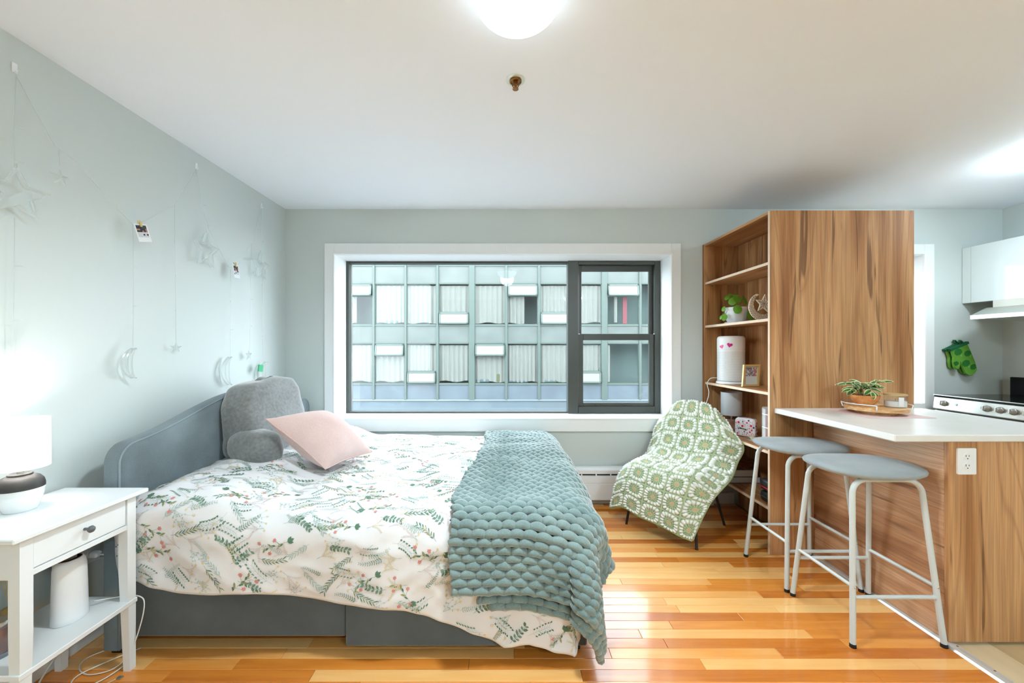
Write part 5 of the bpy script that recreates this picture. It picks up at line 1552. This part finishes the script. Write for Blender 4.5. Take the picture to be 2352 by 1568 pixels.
MB().prism([(ft, ft), (FW - ft, ft), (FW - ft, FH - ft), (ft, FH - ft)], ff, .004).build('backing', plain('pale_mat', C(214, 226, 232), .5), pf)
rg = random.Random(5); m_ = MB()
for i in range(9):
    for j in range(6):
        u = rg.random(); x0 = ft + .006 + i * .0100; z0 = FH * .47 + j * .0105
        mi = 4 if i > 6 and u < .6 else (0 if u < .3 else 2 if u < .75 else 1 if u < .9 else 3)
        m_.prism([(x0, z0), (x0 + .0100, z0), (x0 + .0100, z0 + .0105), (x0, z0 + .0105)], lambda p, q, d: ff(p, q, d + .004), .0004, mi)
m_.build('picture', [plain('picture_slate', C(110, 118, 134), .4), plain('picture_skin', C(196, 172, 168), .4), plain('picture_pale', C(206, 212, 220), .4), plain('picture_grey', C(150, 156, 168), .4), plain('picture_red', C(196, 120, 126), .4)], pf)
MB().prism([(.03, .02), (.10, .02), (.065, .12)], lambda p, q, d: ff(p, q, -d - .001), .003).build('stand', M['cream'], pf)

# wooden moon and star ornament with pierced pattern
mo = thing('moon_ornament', (1.735, 2.71, ZS[1]), 'pierced pale wooden moon and star ornament beside the shelf plant', 'ornament')
yaw = .10; ex = Vector((math.cos(yaw), math.sin(yaw), 0)); en = Vector((math.sin(yaw), -math.cos(yaw), 0))
R0 = .093; oc = Vector((1.745, 2.705, ZS[1] + R0 + .002))
of = lambda p, q, d: oc + ex * p + Vector((0, 0, q)) + en * d
dark = plain('pierced_hole', C(120, 82, 50), .8)
# crescent band: outer circle, inner circle offset up-right; pieces between (a ring of plates with gaps)
ro, ri, ioff = R0, .071, (.014, .018)
outer = [(ro * math.cos(a), ro * math.sin(a)) for a in [lerp(1.95, 1.95 + 4.7, k / 48) for k in range(49)]]
inner = [(ioff[0] + ri * math.cos(a), ioff[1] + ri * math.sin(a)) for a in [lerp(2.02, 2.02 + 4.5, k / 48) for k in range(49)]]
n = 49; vs = []
for t_ in (0, .004):
    vs += [of(p, q, t_) for p, q in outer] + [of(p, q, t_) for p, q in inner]
fs = []
for i in range(n - 1):
    fs += [(i, i + 1, n + i + 1, n + i), (2 * n + i, 3 * n + i, 3 * n + i + 1, 2 * n + i + 1), (i, 2 * n + i, 2 * n + i + 1, i + 1), (n + i, n + i + 1, 3 * n + i + 1, 3 * n + i)]
m_ = MB().add(vs, fs); m_.fixn = True; mo1 = m_.build('crescent', M['cream'], mo)
hm = MB(); rg = random.Random(2)
for i in range(3, n - 3):
    po, pi = Vector(outer[i]), Vector(inner[i]); wd = (po - pi).length
    k = int(wd / .008)
    for j in range(k):
        c = pi.lerp(po, (j + .5 + (.25 if i % 2 else -.0)) / (k + .25)); rr_ = .0022 if (i + j) % 2 else .0032
        if (po - c).length < .0045 or (c - pi).length < .004: continue
        hm.prism([(c.x + rr_ * math.cos(a), c.y + rr_ * math.sin(a)) for a in [2 * PI * q / 6 for q in range(6)]], lambda p, q, d: of(p, q, .004 + d), .0004)
hm.build('pierced_pattern', dark, mo1)['kind'] = 'stuff'
sc_ = Vector((.018, .020)); sp2 = [(sc_.x + p, sc_.y + q) for p, q in star_poly(.066, .029, .12)]
mo2 = MB().prism(sp2, lambda p, q, d: of(p, q, d + .0005), .0045).build('star', M['cream'], mo)
hm = MB()
for rr0, nn, sz in ((.0, 1, .0055), (.012, 10, .0026), (.021, 10, .003), (.029, 5, .0032), (.038, 5, .0035), (.048, 5, .0022)):
    for k in range(nn):
        a = PI / 2 - .12 - 2 * PI * k / nn
        c = (sc_.x + rr0 * math.cos(a), sc_.y + rr0 * math.sin(a))
        hm.prism([(c[0] + sz * math.cos(b_), c[1] + sz * math.sin(b_)) for b_ in [2 * PI * q / 8 for q in range(8)]], lambda p, q, d: of(p, q, .005 + d), .0004)
hm.build('pierced_pattern', dark, mo2)['kind'] = 'stuff'

# plant in white pot
def round_leaf(mb, c, nrm, r, up, mi=0, cup=.15, pt=1.12):
    nrm = nrm.normalized(); a = (up - nrm * up.dot(nrm)).normalized(); b_ = nrm.cross(a)
    vs = [c]; n = 14
    for ring in (.55, 1.0):
        for k in range(n):
            t = 2 * PI * k / n
            rad = r * ring * (1 + (pt - 1) * max(0, math.cos(t)) ** 4)
            vs.append(c + a * rad * math.cos(t) + b_ * rad * .92 * math.sin(t) + nrm * (-cup * r * ring * ring))
    fs = [(0, 1 + k, 1 + (k + 1) % n) for k in range(n)] + [(1 + k, 1 + n + k, 1 + n + (k + 1) % n, 1 + (k + 1) % n) for k in range(n)]
    mb.add(vs, fs, mi)
pt_ = thing('potted_pilea', (1.775, 3.05, ZS[1]), 'round-leaved green plant in an embossed white pot on the bookcase', 'plant')
pc = (1.775, 3.045, ZS[1])
MB().lathe([(.060, 0), (.078, .006), (.080, .012), (.074, .012), (.060, .008)], pc, 40).build('saucer', cerw, pt_, smooth=True, angle=40)
prof = [(.052, .008), (.060, .012), (.070, .040), (.076, .075), (.079, .105), (.081, .116), (.081, .124), (.076, .124), (.072, .108)]
pm_ = MB(); n = 64; vs = []
for (r, z) in prof:
    for k in range(n):
        a = 2 * PI * k / n
        e = .0032 * math.sin(9 * a + 55 * z) * math.sin(PI * min(1, max(0, (z - .012) / .09))) if .012 < z < .1 else 0
        vs.append((pc[0] + (r + e) * math.cos(a), pc[1] + (r + e) * math.sin(a), pc[2] + z))
fs = [(i * n + k, i * n + (k + 1) % n, (i + 1) * n + (k + 1) % n, (i + 1) * n + k) for i in range(len(prof) - 1) for k in range(n)]
pm_.add(vs, fs).build('pot', cerw, pt_, smooth=True)
MB().lathe([(.0005, .104), (.072, .106)], pc, 24, capt=False).build('soil', plain('potting_soil', C(58, 44, 34), .95, bump=.6, bscale=120), pt_)
lv = [(-.105, -.02, .02, .026, -.6, -.5, .2), (-.065, -.06, .165, .030, -.5, -.7, .3), (-.030, -.065, .185, .034, .1, -.9, .4), (-.04, -.085, .105, .033, -.3, -.9, .2), (.045, .03, .205, .034, .4, -.6, .5), (.065, -.01, .180, .036, .5, -.7, .3), (.060, -.085, .060, .036, .3, -.9, .25), (-.02, .03, .225, .026, -.1, -.5, .7), (-.055, .03, .205, .022, -.6, -.4, .5), (-.105, -.01, .115, .020, -.9, -.3, .3), (.085, .02, .150, .032, .7, -.5, .4), (-.12, .0, .045, .015, -.9, -.2, .2)]
for (x, y, z, r, nx, ny, nz) in lv:
    rad_ = math.hypot(x, y)
    if z < .13 and rad_ < .100: x, y = x * .100 / rad_, y * .100 / rad_
    cpos = Vector((pc[0] + x, pc[1] + y, pc[2] + max(z, .05)))
    m_ = MB(); round_leaf(m_, cpos, Vector((nx, ny, nz)), r, Vector((0, 0, -1)) if z < .13 else Vector((0, 0, 1)))
    lf_ = m_.build('leaf', M['leafg'], pt_, smooth=True)
    root = Vector((pc[0] + x * .15, pc[1] + y * .2, pc[2] + .106))
    mid = (root + cpos) / 2 + Vector((0, 0, .04))
    MB().tube(cr([root, mid, cpos], 5), .0016, 5).build('stalk', plain('stalk_green', C(120, 140, 60), .6) if 'stalk_green' not in bpy.data.materials else bpy.data.materials['stalk_green'], pt_, smooth=True)

# small unlit lamp
sl = thing('table_lamp', (1.775, 3.11, ZS[3]), 'unlit table lamp with pale grey drum shade on the bookcase', 'lamp')
sc0 = (1.775, 3.11, ZS[3])
m_ = MB()
pwood = woodmat('pink_brown_wood', 'x', C(158, 112, 92), C(186, 142, 122), C(200, 160, 142), across=20, along=4)
m_.box(1.725, 1.825, 3.06, 3.16, ZS[3], ZS[3] + .092, b=.006)
bs = m_.build('base', pwood, sl)
for k in range(7):
    z0 = ZS[3] + .008 + k * .013
    MB().prism([(1.726, z0), (1.726, z0 + .006), (1.824, z0 + .045), (1.824, z0 + .039)] if z0 + .045 < ZS[3] + .09 else [(1.726, z0), (1.726, min(z0 + .006, ZS[3] + .09)), (1.726 + (ZS[3] + .09 - z0) / .4 * .98, ZS[3] + .09), (1.726 + max(.0, (ZS[3] + .084 - z0)) / .4, ZS[3] + .088)], lambda p, q, d: (p, 3.06 - d, q), .003).build('carved_rib', pwood, bs)
MB().lathe([(.007, .092), (.007, .14)], sc0, 14).build('neck', M['steel'], sl, smooth=True, angle=40)
MB().lathe([(.072, .125), (.0735, .127), (.0745, .302), (.0730, .302), (.0715, .128)], sc0, 48, capb=False, capt=False).build('lamp_shade', M['greyshade'], sl, smooth=True, angle=40)
MB().lathe([(.0005, .29), (.072, .29)], sc0, 32, capt=False).build('shade_spider', plain('shade_inner', C(150, 156, 160), .8), sl)
MB().tube([(sc0[0] + .03, sc0[1] - .03, sc0[2] + .13), (sc0[0] + .032, sc0[1] - .032, sc0[2] + .10)], .001, 5).build('pull_chain', M['steel'], sl)

# polka dot pouch
po = thing('dotted_pouch', (1.775, 2.925, ZS[3]), 'white pouch with red and navy dots on the bookcase', 'pouch')
yaw = -.85
Pm = Matrix.Translation((1.772, 2.915, ZS[3] + .001)) @ Matrix.Rotation(yaw, 4, 'Z')
hx_, hy_, hz_ = .068, .040, .134
def pouch(u, v):
    sg = lambda a, e: math.copysign(abs(a) ** e, a)
    th = 2 * PI * u; ph = -PI / 2 + PI * v
    c = abs(math.cos(ph)) ** .35
    top = .75 + .25 * (1 - v)
    return Vector((hx_ * c * sg(math.cos(th), .32), hy_ * c * sg(math.sin(th), .32) * (1 - .35 * v), hz_ / 2 + hz_ / 2 * sg(math.sin(ph), .35)))
nu_, nv_ = 64, 28
vs = [Pm @ pouch(i / nu_, j / nv_) for j in range(nv_ + 1) for i in range(nu_)]
fs = [(j * nu_ + i, j * nu_ + (i + 1) % nu_, (j + 1) * nu_ + (i + 1) % nu_, (j + 1) * nu_ + i) for j in range(nv_) for i in range(nu_)]
pbody = MB().add(vs, fs).build('body', plain('white_coated_canvas', C(240, 240, 242), .45), po, smooth=True)
dm = MB(); rg = random.Random(21)
for face in range(3):
    placed = []
    for _ in range(240):
        r = rg.choice([.008, .006, .0045, .003, .0025, .002])
        if face == 0: a, z = rg.uniform(-.058, .058), rg.uniform(.014, .120)
        elif face == 1: a, z = rg.uniform(-.026, .020), rg.uniform(.014, .110)
        else: a, z = rg.uniform(-.05, .05), rg.uniform(-.02, .02)
        if any(math.hypot(a - q[0], z - q[1]) < r + q[2] + .0025 for q in placed): continue
        if face == 0 and abs(a + .01) < .026 and abs(z - .052) < .014: continue
        placed.append((a, z, r))
        pts = [(a + r * math.cos(t), z + r * math.sin(t)) for t in [2 * PI * k / 12 for k in range(12)]]
        tw = (1 - .35 * min(1, max(0, z / hz_)))
        if face == 0: g_ = lambda p, q, d: Pm @ Vector((p, -hy_ * (1 - .35 * (.5 + math.asin(max(-1, min(1, math.copysign(abs((q - hz_ / 2) / (hz_ / 2)) ** (1 / .35), q - hz_ / 2)))) / PI)) - d - .0006, q))
        elif face == 1: g_ = lambda p, q, d: Pm @ Vector((hx_ + d + .0006, p, q))
        else: g_ = lambda p, q, d: Pm @ Vector((p, q, hz_ + d + .0006))
        mi = rg.choice([0, 0, 0, 1, 1, 2])
        dm.prism(pts, g_, .0004, mi)
dm.build('dots', [plain('dot_red', C(222, 40, 72), .5), plain('dot_navy', C(44, 46, 110), .5), plain('dot_pink', C(238, 120, 140), .5)], pbody)['kind'] = 'stuff'
g0 = lambda p, q, d: Pm @ Vector((p, -hy_ * (1 - .35 * .46) - d - .0012, q))
MB().prism([(-.034, .056), (-.008, .052), (.012, .048), (.012, .056), (-.006, .061), (-.034, .064)], g0, .002).build('logo_patch', plain('logo_dark', C(40, 40, 70), .5), pbody)
MB().prism([(-.020, .055), (.006, .051), (.006, .055), (-.018, .060)], lambda p, q, d: g0(p, q, d + .002), .0008).build('logo_gold', M['gold'], pbody)
MB().tube([Pm @ Vector((x, -.012, hz_ + .001)) for x in (-.055, 0, .055)] + [Pm @ Vector((.066, -.012, .10)), Pm @ Vector((.0685, -.012, .05))], .0016, 6).build('zip', plain('zip_grey', C(150, 150, 158), .5), pbody, smooth=True)

# open booklet, plastic case
bo = thing('open_booklet', (1.755, 2.77, ZS[3]), 'open cream booklet lying curled on the shelf by the dotted pouch', 'booklet')
for s_, nm in ((-1, 'page'), (1, 'page')):
    MB().grid(lambda u, v: (1.715 + .085 * v, 2.765 + s_ * .055 * u, ZS[3] + .002 + .022 * math.sin(PI * min(1, u * 1.05)) * (1 if s_ > 0 else .75) * (1 - .3 * v)), 14, 6).build(nm, plain('cream_paper', C(236, 230, 204), .8) if 'cream_paper' not in bpy.data.materials else bpy.data.materials['cream_paper'], bo, smooth=True)
MB().box(1.712, 1.803, 2.708, 2.822, ZS[3], ZS[3] + .002).build('booklet_cover', plain('booklet_cover', C(200, 196, 176), .6), bo)
pcs = thing('plastic_case', (1.78, 2.56, ZS[3]), 'clear plastic case with pink sheets standing against the bookcase side', 'case')
MB().box(1.683, 1.885, 2.506, 2.604, ZS[3], ZS[3] + .262, b=.004).build('shell', M['clearplastic'], pcs)
for k in range(5):
    MB().box(1.690, 1.878, 2.512 + k * .009, 2.518 + k * .009, ZS[3] + .022, ZS[3] + .235, b=.001).build('pink_sheet', plain('pink_card', C(196, 96, 124), .6) if 'pink_card' not in bpy.data.materials else bpy.data.materials['pink_card'], pcs)
MB().box(1.690, 1.70, 2.575, 2.598, ZS[3] + .015, ZS[3] + .25, b=.001).build('ruler_strip', M['whiteplastic'], pcs)
for zz in (.06, .13, .215):
    MB().box(1.680, 1.684, 2.51, 2.595, ZS[3] + zz, ZS[3] + zz + .005).build('clasp', M['whiteplastic'], pcs)

# books, woven box, cases on the bottom shelf
def book(z0, h, y0, y1, x0, x1, col, spine, label):
    t = thing('book', ((x0 + x1) / 2, (y0 + y1) / 2, z0), label, 'book', 'white books on the bottom shelf')
    MB().box(x0 + .003, x1 - .002, y0 + .002, y1 - .002, z0 + .003, z0 + h - .003).build('pages', plain('paper_' + label[:6], C(222, 226, 230), .8, bump=.3, bscale=600), t)
    MB().box(x0 + .0, x1, y0, y1, z0, z0 + .0028).build('cover', col, t); MB().box(x0, x1, y0, y1, z0 + h - .0028, z0 + h).build('cover', col, t)
    MB().box(x0, x0 + .003, y0, y1, z0 + .0028, z0 + h - .0028).build('spine', spine, t)
    return t
navy = plain('navy_cover', C(44, 50, 92), .5); whc = plain('white_cover', C(214, 220, 226), .5); yel = plain('yellow_spine', C(236, 186, 36), .5)
book(ZS[4], .046, 2.93, 3.19, 1.652, 1.885, navy, yel, 'lower thick book with a yellow spine on the bottom shelf')
book(ZS[4] + .0465, .046, 2.935, 3.19, 1.660, 1.872, whc, whc, 'upper thick white book in the stack on the bottom shelf')
bxw = thing('woven_box', (1.77, 3.06, ZS[4] + .093), 'dark reddish brown woven box lying on the stacked books', 'box')
rbw = woodmat('red_brown_weave', 'x', C(70, 36, 22), C(112, 62, 40), C(140, 84, 58), across=40, along=6)
MB().box(1.675, 1.865, 2.955, 3.18, ZS[4] + .093, ZS[4] + .165, b=.006).build('body', rbw, bxw)
for k in range(5):
    zz = ZS[4] + .100 + k * .013
    MB().tube([(1.675 + .19 * q / 14, 2.953 + .004 * math.sin(q * 1.6 + k * PI), zz + .002 * math.sin(q + k)) for q in range(15)], .0045, 6).build('weave_strand', rbw, bxw, smooth=True)
def case_(z0, z1, label, red):
    t = thing('zip_case', (1.78, 2.57, z0), label, 'case', 'black cases on the bottom shelf')
    vs, fs = superell((1.785, 2.562, (z0 + z1) / 2), .108, .066, (z1 - z0) / 2, .35, .35, 40, 14)
    MB().add(vs, fs).build('body', plain('black_shell', C(46, 46, 48), .4) if 'black_shell' not in bpy.data.materials else bpy.data.materials['black_shell'], t, smooth=True, angle=60)
    zm = lerp(z0, z1, .35 if red else .5)
    pts = []
    for k in range(40):
        a = 2 * PI * k / 40; sg = lambda q, e: math.copysign(abs(q) ** e, q)
        pts.append((1.785 + .1095 * sg(math.cos(a), .35), 2.562 + .0675 * sg(math.sin(a), .35), zm))
    MB().tube(pts, .0028, 6, closed=True).build('zip', plain('red_zip', C(220, 30, 50), .4) if red else plain('grey_zip', C(70, 76, 70), .4), t, smooth=True)
case_(ZS[4] + .0005, ZS[4] + .068, 'plain black case under the red-zipped case on the bottom shelf', False)
case_(ZS[4] + .069, ZS[4] + .146, 'black case with a red zip on top of the plain black case', True)

# ================================================================ THINGS ON THE COUNTER
CZ = .913
pmt = MB().box(1.935, 2.290, 2.108, 2.430, CZ + .0003, CZ + .0022, b=.0008).build('placemat', plain('pale_pink_mat', C(228, 200, 198), .6)); tag(pmt, 'thin pale pink mat under the wooden tray on the counter', 'placemat')
ty = thing('turntable_tray', (2.118, 2.27, CZ), 'round bamboo turntable tray with white wire handles on the counter', 'tray')
tc_ = (2.118, 2.270, CZ + .0022)
MB().lathe([(.088, 0), (.090, .003), (.090, .016), (.088, .018)], tc_, 44).build('foot', M['bamboo'], ty, smooth=True, angle=40)
MB().lathe([(.136, .018), (.139, .020), (.139, .038), (.136, .040)], tc_, 64).build('plate', M['bamboo'], ty, smooth=True, angle=40)
for s_ in (-1, 1):
    pts = []
    for k in range(13):
        a = lerp(-.75, .75, k / 12) + (PI if s_ < 0 else 0) + .10
        pts.append(Vector((tc_[0] + .150 * math.cos(a), tc_[1] + .150 * math.sin(a), tc_[2] + .056)))
    ends = []
    for p in (pts[0], pts[-1]):
        d = (Vector((tc_[0], tc_[1], 0)) - Vector((p.x, p.y, 0))).normalized()
        ends.append((Vector((p.x, p.y, tc_[2] + .030)) + d * .006, Vector((p.x, p.y, tc_[2] + .030)) + d * .012))
    path = [ends[0][1] , ends[0][0], pts[0] - Vector((0, 0, .006))] + pts + [pts[-1] - Vector((0, 0, .006)), ends[1][0], ends[1][1]]
    MB().tube(path, .0028, 8).build('wire_handle', M['white'], ty, smooth=True)
TZ = tc_[2] + .040
bwl = thing('planter_bowl', (2.068, 2.285, TZ), 'orange-brown wooden bowl of variegated trailing plant on the tray', 'plant')
bcn = (2.068, 2.285, TZ)
MB().lathe([(.030, 0), (.034, .002), (.052, .020), (.064, .042), (.0685, .062), (.0655, .062), (.060, .045), (.03, .03), (.0005, .028)], bcn, 44).build('bowl', M['bowlwood'], bwl, smooth=True, angle=60)
MB().lathe([(.0005, .052), (.062, .053)], bcn, 24, capt=False).build('soil', plain('bowl_soil', C(60, 46, 34), .95), bwl)
vg = [plain('leaf_margin', C(232, 228, 190), .5), plain('leaf_green', C(104, 150, 62), .45), plain('leaf_deep_green', C(62, 104, 50), .45)]
def vleaf(c, dr_, nr_, ln, wd):
    dr_ = dr_.normalized(); sd = dr_.cross(nr_).normalized(); nn = sd.cross(dr_)
    m_ = MB(); K = 9
    rows_ = [(-1, 0), (-.72, 0), (-.36, 1), (0, 2), (.36, 1), (.72, 0), (1, 0)]
    vs = []
    for i in range(K + 1):
        t = i / K; w_ = wd * (math.sin(PI * t ** .85) ** .8 if 0 < t < 1 else .02)
        for (s_, _) in rows_:
            vs.append(c + dr_ * ln * t + sd * w_ * .5 * s_ + nn * (.18 * wd * abs(s_) - ln * .22 * t * t))
    n7 = 7; fs = []; 
    for i in range(K):
        for j in range(6):
            a = i * n7 + j
            mid_ = abs(j - 2.5)
            mi = 0 if mid_ > 2 else (1 if mid_ > 1 else 2)
            if i == 0 or i == K - 1: mi = 0 if mid_ > 1 else 1
            m_.add([vs[a], vs[a + 1], vs[a + n7 + 1], vs[a + n7]], [(0, 1, 2, 3)], mi)
    return m_.build('leaf', vg, bwl, smooth=False)
rg = random.Random(31)
stm = plain('vine_stem', C(166, 150, 96), .6)
for k in range(11):
    a = 2 * PI * k / 11 + rg.uniform(-.2, .2)
    reach = rg.uniform(.045, .095) * (1.1 if abs(math.cos(a)) > .6 else .7); hgt = rg.uniform(.080, .150)
    p0 = Vector((bcn[0] + .02 * math.cos(a), bcn[1] + .02 * math.sin(a), TZ + .052))
    p2 = Vector((bcn[0] + reach * math.cos(a), bcn[1] + reach * math.sin(a) * .8, TZ + hgt))
    if p2.y > 2.43: p2.y = 2.43
    p1 = p0.lerp(p2, .45) + Vector((0, 0, .035))
    path = cr([p0, p1, p2], 6)
    MB().tube(path, .0016, 5).build('stem', stm, bwl, smooth=True)
    for q, i in enumerate((4, 7, 9, 11, 12)):
        d = (path[min(i + 1, 12)] - path[i - 1]).normalized()
        side = Vector((-math.sin(a), math.cos(a), 0)) * (1 if q % 2 else -1)
        dr_ = (d * (.6 if i < 12 else 1.2) + side * (.9 if i < 12 else .2) + Vector((0, 0, rg.uniform(-.2, .5)))).normalized()
        if path[i].y + dr_.y * .06 > 2.45: dr_.y = -abs(dr_.y) * .5
        vleaf(path[i], dr_, (Vector((0, 0, 1)) + Vector((0, -.8, 0))).normalized(), rg.uniform(.042, .060), rg.uniform(.022, .029))
cj = thing('candle_jar', (2.196, 2.235, TZ), 'white candle in a glass jar with pale wooden lid on the tray', 'candle')
jc = (2.196, 2.235, TZ)
MB().lathe([(.046, 0), (.049, .003), (.049, .066), (.0475, .066), (.0475, .004)], jc, 40, capt=False).build('jar', M['clearglass'], cj, smooth=True, angle=50)
MB().lathe([(.0468, .003), (.0468, .034), (.0005, .0345)], jc, 36).build('wax', plain('white_wax', C(240, 240, 240), .5), cj, smooth=True, angle=50)
MB().lathe([(.0005, .034), (.0012, .034), (.0012, .045)], jc, 6).build('wick', M['rubber'], cj)
MB().lathe([(.0505, .0655), (.0505, .073), (.049, .0745)], jc, 40).build('lid', plain('pale_gold_lid', C(206, 176, 124), .35, metal=.3), cj, smooth=True, angle=40)
def jl(p, q, d):
    a = -2.28 + p / .0495
    return (jc[0] + (.0494 + d) * math.cos(a), jc[1] + (.0494 + d) * math.sin(a), jc[2] + q)
lb = MB()
for k in range(8):
    lb.prism([(.010 + k * .0030, .006), (.013 + k * .0030, .006), (.013 + k * .0030, .058), (.010 + k * .0030, .058)], jl, .0006)
lb.build('label', plain('white_label', C(238, 238, 240), .6), cj)
